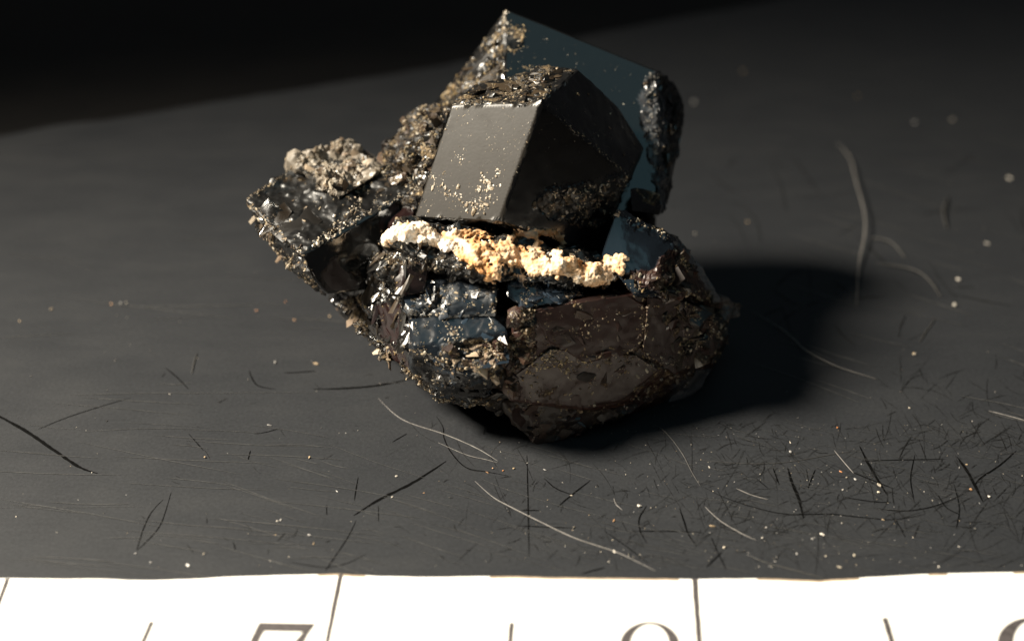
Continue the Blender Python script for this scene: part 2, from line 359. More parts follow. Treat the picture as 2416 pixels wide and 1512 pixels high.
# --- dark striped flank left of the lower crystal
rock('matrix', [P(845, 770, 3.80), P(820, 735, 3.86), P(775, 700, 3.92), P(860, 680, 3.66), P(892, 600, 3.58), P(940, 640, 3.52), P(968, 660, 3.53), P(968, 760, 3.50), P(966, 880, 3.53), P(912, 840, 3.66), P(872, 803, 3.74), P(1000, 910, 3.62),
      P(830, 700, 4.2), P(880, 800, 4.1), P(1000, 900, 4.0), P(1000, 640, 4.2)],
     amp=0.014, big=0.010, crust=0.20, gloss=0.2, bevel=0.006, tint=(0.006, 0.005, 0.0045), regions=[
     ([(805, 715), (860, 690), (870, 790), (850, 780)], dict(crust=0.60, amp=0.024)),
     ([(895, 720), (955, 705), (950, 810), (905, 800)], dict(crust=0.05, tint=REDB, amp=0.003)),
     ([(905, 805), (965, 830), (968, 870), (925, 845)], dict(crust=0.12, tint=REDB, amp=0.006)),
     ([(860, 780), (905, 820), (970, 870), (1000, 920), (940, 880), (860, 810)], dict(crust=0.5, amp=0.02)),
     ], seed=11)
# --- right-hand crystal under the tall one
NP = (P(1510, 580, 3.57), Vector((0.20, -0.62, 0.76)).normalized())
rock('crystal', [on(NP, u, v) for u, v in [(1452, 500), (1495, 513), (1566, 540), (1598, 586), (1545, 628), (1502, 656), (1462, 652), (1418, 606)]] + [ P(1610, 574, 3.80), P(1652, 628, 3.84), P(1684, 680, 3.84), P(1705, 714, 3.84), P(1620, 690, 3.60), P(1500, 700, 3.46),
      P(1500, 520, 4.1), P(1600, 580, 4.2), P(1690, 720, 4.2), P(1480, 720, 4.0)],
     amp=0.0012, crust=0.03, gloss=0.15, bevel=0.005, tint=BLUE, regions=[
     ([(1452, 498), (1500, 512), (1600, 560), (1580, 575), (1500, 540)], dict(crust=0.22, amp=0.008)),
     ([(1565, 600), (1600, 580), (1660, 640), (1720, 720), (1650, 730), (1540, 690), (1470, 650), (1545, 628)], dict(crust=0.40, amp=0.014, gloss=0.4, tint=BROWN)),
     ([(1590, 560), (1615, 572), (1710, 715), (1690, 720), (1650, 650)], dict(crust=0.12, amp=0.006, gloss=0.3, tint=(0.10, 0.09, 0.09))),
     ], label='dark blue-green crystal facet at the right', seed=12)
# --- small blue facet under the crust, right of the crack
rock('crystal', [P(1196, 644, 3.46), P(1341, 656, 3.50), P(1380, 692, 3.50), P(1322, 714, 3.43), P(1240, 730, 3.40), P(1194, 702, 3.41), P(1210, 690, 3.9), P(1380, 700, 3.9), P(1300, 760, 3.8)],
     amp=0.006, crust=0.16, gloss=0.22, bevel=0.005, tint=BLUE, seed=13)
# --- brown matrix
MP = (P(1205, 780, 3.40), Vector((0.36, -0.88, 0.30)).normalized())
rock('matrix', [on(MP, u, v) for u, v in [(1208, 742), (1262, 728), (1400, 702), (1520, 690), (1590, 770), (1560, 868), (1470, 948), (1380, 965), (1200, 945), (1194, 850)]] + [P(1600, 680, 3.78), P(1690, 716, 3.86), P(1710, 742, 3.88), P(1707, 785, 3.88), P(1705, 832, 3.88), P(1676, 880, 3.88), P(1652, 909, 3.86), P(1600, 942, 3.84), P(1547, 958, 3.80), P(1485, 985, 3.76), P(1400, 670, 3.8), P(1250, 690, 3.7),
      P(1300, 760, 4.2), P(1650, 780, 4.3), P(1600, 860, 4.3), P(1250, 900, 4.1)],
     amp=0.0020, big=0.0, crust=0.31, gloss=0.40, bevel=0.006, tint=BROWN, cells=0.9, regions=[
     ([(1320, 760), (1480, 700), (1540, 720), (1500, 830), (1380, 860), (1290, 800)], dict(crust=0.16, amp=0.0010, tint=BROWN)),
     ([(1200, 740), (1270, 730), (1260, 830), (1210, 880), (1195, 820)], dict(crust=0.5, amp=0.016)),
     ([(1610, 880), (1680, 870), (1650, 915), (1570, 950)], dict(crust=0.10, tint=(0.05, 0.05, 0.052), gloss=0.35)),
     ([(1480, 850), (1600, 840), (1620, 900), (1500, 960)], dict(crust=0.44, amp=0.010)),
     ([(1600, 700), (1710, 720), (1710, 850), (1620, 840)], dict(crust=0.40, amp=0.014, tint=(0.012, 0.009, 0.007))),
     ], label='rough brown matrix at the lower right', seed=14)
rock('matrix', [P(1690, 700, 3.86), P(1712, 708, 3.87), P(1742, 722, 3.88), P(1757, 718, 3.90), P(1746, 748, 3.90), P(1716, 742, 3.87), P(1695, 760, 3.86), P(1700, 730, 4.0)],
     amp=0.012, crust=0.4, gloss=0.4, bevel=0.002, tint=(0.06, 0.05, 0.045), fine=0.007, seed=17)
rock('matrix', [P(1612, 876, 3.80), P(1640, 872, 3.80), P(1684, 868, 3.86), P(1655, 912, 3.84), P(1610, 945, 3.81), P(1575, 950, 3.79), P(1640, 880, 4.0), P(1600, 930, 4.0)],
     amp=0.004, crust=0.1, gloss=0.3, bevel=0.002, tint=(0.07, 0.07, 0.072), fine=0.008, seed=18)
rock('matrix', [P(1600, 590, 3.78), P(1618, 580, 3.82), P(1655, 632, 3.84), P(1690, 684, 3.82), P(1700, 712, 3.80), P(1686, 716, 3.78), P(1660, 670, 3.78), P(1640, 660, 4.0)],
     amp=0.006, crust=0.12, gloss=0.35, bevel=0.002, tint=(0.16, 0.14, 0.135), fine=0.007, seed=19)
def slabby(poly, base, nrm, seed, tint, crust):
    pl = (base, Vector(nrm).normalized()); f = [on(pl, u, v) for u, v in poly]
    bk = [p + (p - CAM).normalized()*0.16 for p in f]
    rock('matrix', f + bk, amp=0.0016, crust=crust, gloss=0.38, bevel=0.004, tint=tint, cells=0.9, seed=seed)
slabby([(1256, 738), (1330, 716), (1480, 696), (1552, 738), (1506, 826), (1384, 858), (1296, 806)], on(MP, 1400, 770) + MP[1]*0.012, (0.34, -0.865, 0.36), 22, (0.030, 0.0135, 0.0105), 0.26)
slabby([(1214, 884), (1300, 822), (1384, 866), (1500, 836), (1556, 872), (1468, 946), (1380, 960), (1206, 942)], on(MP, 1380, 900) + MP[1]*0.008, (0.33, -0.91, 0.24), 23, (0.030, 0.0135, 0.0100), 0.28)
slabby([(1528, 700), (1600, 706), (1680, 736), (1690, 838), (1590, 884), (1516, 828)], on(MP, 1580, 790) + MP[1]*0.008, (0.50, -0.82, 0.27), 24, (0.027, 0.0130, 0.0098), 0.31)
def gnd(u, v, dz=0.0): p = G(u, v); p.z += dz; return p
rock('matrix', [P(1186, 945, 3.55), P(1390, 950, 3.58), P(1485, 980, 3.64), gnd(1200, 985, 0.02), gnd(1232, 1028, .005), gnd(1256, 1046, .0), gnd(1300, 1044, .0), gnd(1322, 1028, .0), gnd(1352, 1006, .01), gnd(1384, 1015, .0), gnd(1480, 990, .02),
      gnd(1500, 880), gnd(1300, 880), gnd(1620, 880, .05), P(1400, 880, 4.2)],
     amp=0.007, big=0.006, crust=0.28, gloss=0.4, bevel=0.004, tint=(0.026, 0.018, 0.014), seed=15)
# --- core that carries the rest (mostly hidden)
rock('matrix', [P(900, 560, 4.0), P(1000, 420, 4.1), P(1500, 400, 4.1), P(1580, 580, 4.1), P(1660, 760, 4.1), P(1600, 880, 4.0), P(1180, 900, 3.75), P(980, 850, 3.85), P(900, 700, 3.95), P(1185, 660, 3.62), P(1190, 760, 3.60), P(1330, 690, 3.7),
      gnd(1250, 900), gnd(1600, 800), gnd(1350, 700), gnd(1100, 820, 0.05), P(1300, 580, 4.3), P(1100, 640, 4.25), P(1500, 640, 4.3)],
     amp=0.02, big=0.03, crust=0.34, gloss=0.4, bevel=0.01, tint=(0.008, 0.006, 0.005), fine=0.014, seed=16)

rock('matrix', [P(1168, 742, 3.45), P(1214, 735, 3.45), P(1222, 850, 3.47), P(1225, 950, 3.57), P(1150, 957, 3.60), P(1176, 985, 3.64), P(1166, 860, 3.45), P(1180, 800, 3.9), P(1180, 940, 3.9)],
     amp=0.010, crust=0.42, gloss=0.4, bevel=0.004, tint=(0.012, 0.009, 0.007), seed=20)
rock('crystal', [P(1486, 446, 3.72), P(1500, 440, 3.74), P(1558, 456, 3.80), P(1562, 486, 3.78), P(1556, 508, 3.78), P(1490, 500, 3.70), P(1510, 470, 4.0), P(1560, 490, 4.0)],
     amp=0.002, crust=0.05, gloss=0.25, bevel=0.003, regions=[([(1490, 440), (1562, 452), (1562, 484), (1520, 480)], dict(crust=0.55, amp=0.006, gloss=0.45))], seed=21)
BVH = BVHTree.FromPolygons(ALLV, ALLT)

# ------------------------------------------------------------------ broken angular fragments keyed into the rock
FRAG = {}
def inpoly_point(poly):
    xs = [p[0] for p in poly]; ys = [p[1] for p in poly]
    while True:
        u = random.uniform(min(xs), max(xs)); v = random.uniform(min(ys), max(ys))
        if inside(poly, u, v): return u, v
def fragments(poly, n, smin, smax, tints, crust=0.2, gloss=0.3, flat=0.5, up=None, sink=0.35, tilt=0.35):
    for _ in range(n):
        u, v = inpoly_point(poly); h = BVH.ray_cast(CAM, ray(u, v).normalized())
        if h[0] is None: continue
        nn = h[1] if h[1].dot(CAM-h[0]) > 0 else -h[1]
        nn = (nn + Vector((random.gauss(0, tilt), random.gauss(0, tilt), random.gauss(0, tilt)))).normalized()
        sz = smin*(smax/smin)**(random.random()**1.5)
        rot = nn.to_track_quat('Z', 'Y').to_matrix() @ Matrix.Rotation(random.uniform(0, 6.28), 3, 'Z')
        if up: # elongate along a given direction
            rot = nn.to_track_quat('Z', 'Y').to_matrix() @ Matrix.Rotation(up + random.gauss(0, .15), 3, 'Z')
        sx = random.uniform(.8, 1.5)*(1.8 if up else 1); sy = random.uniform(.5, 1.0); sz_ = flat*random.uniform(.6, 1.2)
        bm = bmesh.new()
        for _k in range(random.randint(8, 12)):
            d = Vector((random.uniform(-1, 1), random.uniform(-1, 1), random.uniform(-1, 1)))
            m = max(abs(d.x), abs(d.y), abs(d.z)); d = d/m*random.uniform(.85, 1.0)
            bm.verts.new(h[0] + rot @ Vector((d.x*sx, d.y*sy, d.z*sz_))*sz - nn*sz*sz_*sink - OFF)
        bmesh.ops.convex_hull(bm, input=bm.verts)
        for vv in [vv for vv in bm.verts if not vv.link_faces]: bm.verts.remove(vv)
        bmesh.ops.recalc_face_normals(bm, faces=bm.faces)
        es = [e for e in bm.edges]
        bmesh.ops.subdivide_edges(bm, edges=es, cuts=2, use_grid_fill=True); bmesh.ops.triangulate(bm, faces=bm.faces)
        bm.normal_update()
        for vv in bm.verts: vv.co = vv.co + vv.normal*sz*0.06*noise.noise((vv.co)*60)
        bm.verts.index_update()
        fr = FRAG.setdefault(OWN[h[2]], dict(V=[], F=[], c=[], g=[], t=[])); b = len(fr['V'])
        t = random.choice(tints); f = random.uniform(.6, 1.4); cc = max(0, crust + random.gauss(0, .08)); gg = max(.08, gloss + random.gauss(0, .07))
        for vv in bm.verts: fr['V'].append(vv.co.copy()); fr['c'].append(cc); fr['g'].append(gg); fr['t'].append(tuple(x*f for x in t))
        fr['F'] += [tuple(b+x.index for x in fc.verts) for fc in bm.faces]; bm.free()
DK = [(0.016, 0.011, 0.0065), (0.006, 0.005, 0.004), (0.034, 0.023, 0.013)]
BL = [(0.010, 0.016, 0.024), (0.015, 0.023, 0.034), (0.005, 0.007, 0.010)]
BR = [(0.034, 0.015, 0.011), (0.024, 0.012, 0.009), (0.014, 0.009, 0.007), (0.046, 0.026, 0.017)]
PL = [(0.30, 0.23, 0.16), (0.18, 0.13, 0.09), (0.42, 0.35, 0.27)]
fragments([(1205, 745), (1262, 732), (1500, 695), (1600, 720), (1700, 740), (1690, 850), (1600, 930), (1400, 960), (1200, 945)], 26, 0.022, 0.060, BR, 0.28, 0.42, 0.30, None, .72, .10)
fragments([(1540, 640), (1610, 600), (1700, 720), (1700, 850), (1620, 900), (1560, 760)], 90, 0.014, 0.045, BR + DK, 0.30, 0.38, 0.5, None, .4, .35)
fragments([(1195, 950), (1480, 960), (1400, 1010), (1260, 1040)], 22, 0.02, 0.06, BR, 0.22, 0.4, 0.3, None, .65, .1)
fragments([(1165, 670), (1215, 720), (1260, 740), (1225, 940), (1150, 955), (1185, 800)], 70, 0.010, 0.032, DK + BR, 0.34, 0.36, 0.5, None, .4, .35)
fragments([(966, 656), (1115, 648), (1176, 668), (1172, 742), (964, 745)], 14, 0.014, 0.045, BL, 0.24, 0.30, 0.28, None, .72, .07)
fragments([(970, 755), (1165, 752), (1195, 790), (1180, 860), (1100, 880), (975, 825)], 14, 0.018, 0.055, BL, 0.14, 0.24, 0.25, None, .75, .06)
fragments([(1050, 815), (1180, 800), (1180, 850), (1160, 895), (1090, 870)], 45, 0.010, 0.030, PL + BR, 0.34, 0.45, 0.5)
fragments([(968, 830), (1160, 905), (1148, 950), (1040, 945), (980, 885)], 28, 0.016, 0.050, DK + BL, 0.18, 0.32, 0.3, None, .65, .1)
fragments([(862, 610), (945, 570), (965, 660), (960, 870), (880, 805)], 34, 0.012, 0.040, DK + [REDB], 0.20, 0.30, 0.3, 1.4, .68, .08)
fragments([(810, 705), (862, 690), (872, 800), (905, 835), (955, 870), (900, 840), (845, 775)], 34, 0.008, 0.024, PL + DK, 0.38, 0.45, 0.4, 1.2, .6, .15)
fragments([(905, 560), (1000, 565), (1110, 635), (1175, 655), (1000, 640), (900, 640)], 50, 0.008, 0.026, DK, 0.30, 0.42, 0.5)
fragments([(885, 385), (955, 285), (1060, 252), (1010, 390), (990, 440), (900, 425)], 90, 0.010, 0.040, DK + [(0.05, 0.030, 0.018)], 0.36, 0.46, 0.35, None, .5, .2)
fragments([(600, 475), (690, 400), (860, 400), (980, 435), (860, 495), (740, 570), (713, 592)], 16, 0.025, 0.085, DK, 0.20, 0.30, 0.14, None, .72, .05)
fragments([(700, 378), (800, 335), (860, 362), (890, 385), (850, 405), (780, 445), (740, 415)], 34, 0.010, 0.030, PL, 0.32, 0.45, 0.6)
fragments([(590, 492), (640, 560), (720, 640), (766, 694), (700, 660), (612, 545)], 30, 0.008, 0.024, DK + PL, 0.38, 0.45, 0.35, 0.9, .7, .12)
fragments([(1105, 226), (1130, 210), (1250, 180), (1340, 168), (1285, 222)], 70, 0.010, 0.030, DK + [(0.05, 0.036, 0.022)], 0.22, 0.30, 0.14, 0.2, .55, .12)
fragments([(1180, 70), (1182, 178), (1110, 203), (1060, 228), (1105, 165)], 40, 0.010, 0.034, DK, 0.28, 0.40, 0.25, 1.2, .6, .10)
fragments([(1550, 175), (1528, 220), (1524, 300), (1535, 370), (1556, 445), (1566, 380), (1566, 240)], 26, 0.008, 0.022, [(0.02, 0.021, 0.024), (0.01, 0.01, 0.012), (0.05, 0.05, 0.05)], 0.14, 0.28, 0.4)
fragments([(1560, 185), (1605, 230), (1608, 300), (1570, 420)], 12, 0.012, 0.04, DK, 0.06, 0.25, 0.35)
fragments([(1290, 455), (1480, 420), (1465, 505), (1410, 540), (1300, 515)], 60, 0.006, 0.016, [(0.10, 0.075, 0.05), (0.03, 0.025, 0.02)], 0.36, 0.4, 0.6)
fragments([(1198, 648), (1340, 658), (1375, 692), (1240, 726)], 25, 0.012, 0.034, BL, 0.12, 0.22, 0.3, None, .6, .15)
def build_fragments():
    for k, fr in FRAG.items():
        me = bpy.data.meshes.new('rock_fragment'); me.from_pydata(fr['V'], [], fr['F']); me.update()
        me.attributes.new('crust', 'FLOAT', 'POINT').data.foreach_set('value', fr['c'])
        me.attributes.new('gloss', 'FLOAT', 'POINT').data.foreach_set('value', fr['g'])
        me.attributes.new('tint', 'FLOAT_COLOR', 'POINT').data.foreach_set('color', [x for t in fr['t'] for x in (*t, 1)])
        me.polygons.foreach_set('use_smooth', [True]*len(me.polygons)); me.set_sharp_from_angle(angle=math.radians(24))
        o = link('rock_fragment', me, M_CR, ROCKS[k].o); o['kind'] = 'stuff'
        b = len(ALLV); ALLV.extend(v + OFF for v in fr['V']); ALLT.extend(tuple(b+i for i in f) for f in fr['F']); OWN.extend([k]*len(fr['F']))
build_fragments()
BVH = BVHTree.FromPolygons(ALLV, ALLT)

# ------------------------------------------------------------------ grains: uncountable crumbs of crust
def grain_shape(k):
    r = random.Random(k); bm = bmesh.new(); bmesh.ops.create_icosphere(bm, subdivisions=1, radius=1)
    V = [v.co * r.uniform(0.65, 1.25) for v in bm.verts]; bm.verts.index_update()
    F = [tuple(v.index for v in f.verts) for f in bm.faces]; bm.free(); return V, F
SH = [grain_shape(k) for k in range(8)]
TAN = [(0.30, 0.22, 0.13), (0.42, 0.33, 0.21), (0.18, 0.12, 0.065), (0.5, 0.43, 0.32), (0.08, 0.055, 0.03)]
GOLD = [(0.30, 0.20, 0.085), (0.20, 0.13, 0.05), (0.42, 0.31, 0.16), (0.09, 0.06, 0.03), (0.5, 0.4, 0.26)]
PALE = [(0.55, 0.47, 0.36), (0.45, 0.37, 0.27), (0.62, 0.56, 0.47), (0.3, 0.23, 0.15)]
DARKG = [(0.05, 0.045, 0.04), (0.02, 0.018, 0.016), (0.14, 0.11, 0.075), (0.28, 0.22, 0.14)]
BRNG = [(0.11, 0.07, 0.045), (0.06, 0.038, 0.025), (0.22, 0.15, 0.09), (0.36, 0.28, 0.18)]
class Grains:
    def __init__(s): s.V = []; s.F = []; s.C = []
    def add(s, p, n, size, pal, flat=1.0, dull=1.0):
        V, F = random.choice(SH); b = len(s.V)
        q = Matrix.Rotation(random.uniform(0, 6.283), 3, 'Z') @ Matrix.Rotation(random.uniform(-.5, .5), 3, 'X')
        rot = n.to_track_quat('Z', 'Y').to_matrix() @ q
        sc = Vector((random.uniform(.6, 2.0), random.uniform(.5, 1.2), random.uniform(.4, 1.0)*flat))*size
        c = random.choice(pal); f = random.uniform(.7, 1.25); c = tuple(min(.8, x*f*dull) for x in c)
        for v in V:
            s.V.append(p + n*size*0.15 + rot @ Vector((v.x*sc.x, v.y*sc.y, v.z*sc.z)) - OFF); s.C.append(c)
        s.F += [tuple(b+i for i in f_) for f_ in F]
    def build(s, name, mat, parent, off=None):
        me = bpy.data.meshes.new(name); me.from_pydata(s.V, [], s.F); me.update()
        ca = me.attributes.new('tint', 'FLOAT_COLOR', 'POINT'); ca.data.foreach_set('color', [x for c in s.C for x in (*c, 1)])
        o = link(name, me, mat, parent); o['kind'] = 'stuff'; return o
GBY = {}
def grains_for(k):
    if k not in GBY: GBY[k] = Grains()
    return GBY[k]
def shoot(u, v):
    h = BVH.ray_cast(CAM, ray(u, v).normalized())
    return h if h[0] is not None else None
def clus(u, v, s): return noise.noise(Vector((u*s, v*s, 3.3)))*0.65 + noise.noise(Vector((u*s*2.7, v*s*2.7, 8.3)))*0.55
def sprinkle(poly, n, smin, smax, pal, cl=0.0, cs=0.03, flat=1.0):
    xs = [p[0] for p in poly]; ys = [p[1] for p in poly]; k = 0; tries = 0; n = int(n*0.40)
    while k < n and tries < n*30:
        tries += 1
        u = random.uniform(min(xs), max(xs)); v = random.uniform(min(ys), max(ys))
        if not inside(poly, u, v): continue
        if clus(u, v, cs) < random.gauss(cl+0.10, 0.07): continue
        h = shoot(u, v)
        if not h: continue
        nn = h[1] if h[1].dot(CAM-h[0]) > 0 else -h[1]
        s = smin*0.7*(smax*1.3/smin)**(random.random()**2.2)
        grains_for(OWN[h[2]]).add(h[0], nn, s, pal, flat, 0.7); k += 1
def trail(line, n, spread, smin, smax, pal, flat=1.0):
    for _ in range(int(n*0.65)):
        t = random.random()*(len(line)-1); i = int(t); f = t-i
        u = line[i][0]*(1-f)+line[i+1][0]*f + random.gauss(0, spread); v = line[i][1]*(1-f)+line[i+1][1]*f + random.gauss(0, spread)
        h = shoot(u, v)
        if not h: continue
        nn = h[1] if h[1].dot(CAM-h[0]) > 0 else -h[1]
        grains_for(OWN[h[2]]).add(h[0], nn, smin*(smax/smin)**(random.random()**1.6), pal, flat)
# grey face: speckle and the curved crumbly patch
sprinkle(GRAYPOLY, 420, 0.0010, 0.0036, PALE, 0.0, 0.022, .5)
trail([(1036, 441), (1060, 458), (1090, 475), (1112, 490), (1130, 492), (1145, 470), (1150, 445), (1140, 418)], 190, 8, 0.0016, 0.0085, PALE, .8)
sprinkle(GRAYPOLY, 420, 0.0006, 0.0022, PALE + TAN, 0.05, 0.035, .4)
trail([(1142, 415), (1130, 440), (1132, 455)], 35, 4, 0.0016, 0.0045, PALE, .8)
trail([(1165, 480), (1160, 455), (1175, 430), (1180, 395)], 45, 6, 0.0016, 0.005, PALE, .7)
trail([(1020, 412), (1024, 420)], 16, 5, 0.0015, 0.005, PALE, .8)
trail([(1068, 392), (1085, 375), (1090, 365)], 24, 9, 0.0012, 0.004, PALE, .6)
trail([(1050, 300), (1075, 285), (1110, 300)], 26, 14, 0.0012, 0.004, TAN, .5)
trail([(1008, 502), (1014, 496)], 8, 2, 0.002, 0.004, PALE)
trail([(1066, 247), (1150, 243), (1279, 241)], 70, 2.5, 0.0012, 0.0035, PALE, .6)
# dark front face: crumbly lower band
sprinkle([(1285, 455), (1400, 430), (1490, 415), (1475, 500), (1410, 540), (1300, 515)], 620, 0.0022, 0.0080, TAN + PALE, 0.0, 0.05)  # crust crumbs, coloured paler to stand in for light they catch
sprinkle([(1215, 440), (1490, 410), (1475, 500), (1300, 520)], 150, 0.0014, 0.004, DARKG, 0.1, 0.04)
sprinkle([(1285, 240), (1365, 165), (1520, 350), (1480, 410)], 170, 0.0012, 0.0035, DARKG, 0.05, 0.03, .6)
trail([(1285, 243), (1348, 304), (1415, 353), (1478, 408)], 150, 3.0, 0.0012, 0.0032, DARKG, .7)
sprinkle([(1200, 300), (1280, 250), (1470, 410), (1290, 450)], 60, 0.001, 0.0025, DARKG, 0, 0.03, .5)
# top of the blocky crystal
sprinkle([(1070, 246), (1110, 210), (1200, 186), (1340, 160), (1290, 235)], 700, 0.0014, 0.0055, GOLD, 0.0, 0.03, .6)
sprinkle([(1190, 225), (1210, 205), (1275, 200), (1270, 235)], 160, 0.0014, 0.005, TAN, 0, 0.03, .6)
# tall crystal: golden left face
sprinkle([(1192, 25), (1190, 180), (1110, 205), (1040, 245), (1095, 160)], 520, 0.0016, 0.0065, GOLD, 0.04, 0.035, .8)
trail([(1190, 62), (1170, 100), (1165, 140), (1150, 175)], 130, 7, 0.0018, 0.006, GOLD)
trail([(1190, 72), (1215, 70), (1238, 76), (1225, 95)], 110, 6, 0.0018, 0.005, GOLD, .7)
trail([(1195, 120), (1215, 122), (1238, 112)], 45, 5, 0.0014, 0.004, GOLD, .7)
trail([(1085, 195), (1060, 215), (1040, 245), (1075, 205)], 160, 9, 0.0025, 0.009, GOLD)
trail([(1193, 24), (1187, 40), (1192, 60)], 70, 3, 0.0018, 0.005, PALE)
sprinkle([(1200, 40), (1540, 175), (1500, 280), (1380, 165), (1200, 160)], 150, 0.0006, 0.0030, PALE, 0, 0.03, .6)
trail([(1200, 172), (1240, 162), (1275, 160)], 40, 4, 0.0014, 0.004, GOLD)
# rough strip down the right of the blue face
trail([(1548, 175), (1535, 220), (1535, 300), (1545, 370), (1556, 440)], 420, 9, 0.0014, 0.005, [(0.12, .115, .11), (.06, .06, .06), (.28, .26, .23), (.03, .03, .03)], .7)
sprinkle([(1560, 190), (1610, 240), (1605, 310), (1568, 430)], 70, 0.0014, 0.004, DARKG, 0, 0.03)
sprinkle([(1496, 444), (1556, 458), (1559, 482), (1525, 478)], 130, 0.002, 0.006, TAN, 0, 0.03, .8)
# shoulder, left crystal, flank
sprinkle([(880, 380), (955, 278), (1062, 248), (1005, 400), (990, 440), (900, 420)], 1500, 0.0018, 0.0075, GOLD + TAN, -0.05, 0.03)
trail([(955, 285), (985, 258), (1025, 255)], 90, 6, 0.002, 0.007, TAN)
sprinkle([(695, 390), (700, 374), (800, 330), (860, 360), (890, 385), (850, 405), (780, 445), (740, 410)], 1500, 0.002, 0.009, PALE, -0.1, 0.03)
sprinkle(LTOP, 520, 0.0014, 0.006, DARKG + TAN, 0.10, 0.03, .6)
trail([(738, 580), (790, 545), (830, 500), (850, 470), (855, 430)], 200, 6, 0.0016, 0.006, PALE + TAN)
trail([(579, 472), (640, 432), (691, 396)], 120, 3, 0.0014, 0.004, TAN, .7)
trail([(579, 474), (640, 535), (713, 602)], 160, 4, 0.0016, 0.005, TAN, .8)
trail([(745, 580), (800, 545), (868, 503), (930, 470), (990, 440)], 160, 3, 0.0014, 0.004, PALE, .7)
sprinkle([(585, 490), (640, 560), (720, 640), (768, 696), (700, 660), (610, 545)], 420, 0.002, 0.008, TAN, 0.0, 0.04)
sprinkle([(860, 430), (990, 420), (985, 445), (890, 492), (850, 480)], 260, 0.0014, 0.005, TAN + DARKG, 0, 0.03)
sprinkle([(800, 705), (860, 690), (872, 800), (905, 840), (960, 880), (900, 850), (840, 775)], 620, 0.002, 0.0085, TAN + GOLD, 0.0, 0.04)
sprinkle([(862, 600), (940, 560), (965, 650), (960, 870), (880, 800)], 520, 0.0016, 0.006, GOLD + DARKG, 0.08, 0.04)
sprinkle([(905, 560), (1000, 560), (1110, 640), (1000, 640), (900, 640)], 500, 0.0016, 0.006, TAN + DARKG, 0.02, 0.04)
trail([(945, 623), (985, 618), (1020, 615)], 50, 2, 0.0012, 0.003, TAN)
# pitted blue faces, tan corner
sprinkle([(966, 656), (1115, 648), (1176, 666), (1172, 738), (964, 745)], 900, 0.0014, 0.0055, DARKG + TAN + [(.09, .10, .11)], 0.0, 0.035, .7)
sprinkle([(968, 752), (1165, 750), (1195, 790), (1180, 815), (972, 820)], 420, 0.0014, 0.005, DARKG + TAN, 0.08, 0.03, .7)
sprinkle([(1040, 815), (1110, 800), (1185, 798), (1185, 850), (1165, 895), (1100, 868)], 640, 0.002, 0.0075, TAN + GOLD, -0.1, 0.04)
sprinkle([(1045, 775), (1090, 765), (1095, 815), (1050, 820)], 110, 0.002, 0.006, PALE, -0.2, 0.04, .6)
trail([(965, 825), (1000, 835), (1050, 860), (1100, 875)], 120, 8, 0.0018, 0.006, TAN)
trail([(966, 878), (1010, 920), (1048, 948), (1107, 955), (1150, 950)], 260, 6, 0.002, 0.007, TAN)
sprinkle([(970, 840), (1160, 900), (1140, 945), (1040, 940)], 160, 0.0014, 0.005, TAN + DARKG, 0.08, 0.03)
trail([(968, 750), (1010, 743), (1054, 738)], 60, 2, 0.0012, 0.0032, PALE)
# right side and brown matrix
sprinkle([(1198, 645), (1378, 692), (1240, 728)], 220, 0.0016, 0.006, TAN + DARKG, 0.02, 0.03)
trail([(1500, 515), (1535, 530), (1560, 545), (1580, 560)], 90, 6, 0.0014, 0.005, TAN)
sprinkle([(1600, 585), (1690, 690), (1700, 800), (1560, 700), (1540, 630)], 700, 0.002, 0.008, BRNG + GOLD, 0.0, 0.03)
sprinkle([(1200, 740), (1260, 725), (1265, 850), (1205, 880)], 420, 0.002, 0.008, TAN + BRNG, -0.1, 0.04)
sprinkle([(1200, 740), (1500, 660), (1690, 720), (1700, 850), (1600, 935), (1400, 1000), (1260, 1035), (1195, 960)], 3800, 0.0011, 0.0060, BRNG + BRNG + GOLD + TAN, 0.0, 0.025)
sprinkle([(1500, 850), (1620, 840), (1640, 900), (1500, 960)], 260, 0.002, 0.008, PALE + BRNG, 0.0, 0.03)
trail([(1600, 840), (1640, 815), (1690, 790), (1705, 770)], 120, 6, 0.002, 0.006, TAN)
trail([(1260, 870), (1300, 850), (1350, 865)], 120, 9, 0.002, 0.007, GOLD)
trail([(1230, 890), (1300, 825), (1384, 862), (1500, 832), (1556, 870)], 260, 8, 0.0014, 0.006, BRNG + GOLD, .8)
trail([(1524, 700), (1512, 826), (1590, 880)], 160, 8, 0.0014, 0.006, BRNG + TAN, .8)
# everything the lens does not reach
for k, R in enumerate(ROCKS):
    wts = [a*max(0.0, sum(R.crust[i] for i in t)/3 - 0.12) for t, a in R.tris]
    tot = sum(wts)
    if tot <= 0: continue
    for (t, a) in random.choices(R.tris, wts, k=min(900, int(tot*1500))):
        a0, a1, a2 = (ALLV[R.base+i] for i in t); n = (a1-a0).cross(a2-a0)
        if n.length == 0: continue
        grains_for(k).add((a0+a1+a2)/3, n.normalized(), random.uniform(0.0018, 0.006), TAN + BRNG)
for k, g in GBY.items(): g.build('grain_crust', M_GR, ROCKS[k].o)

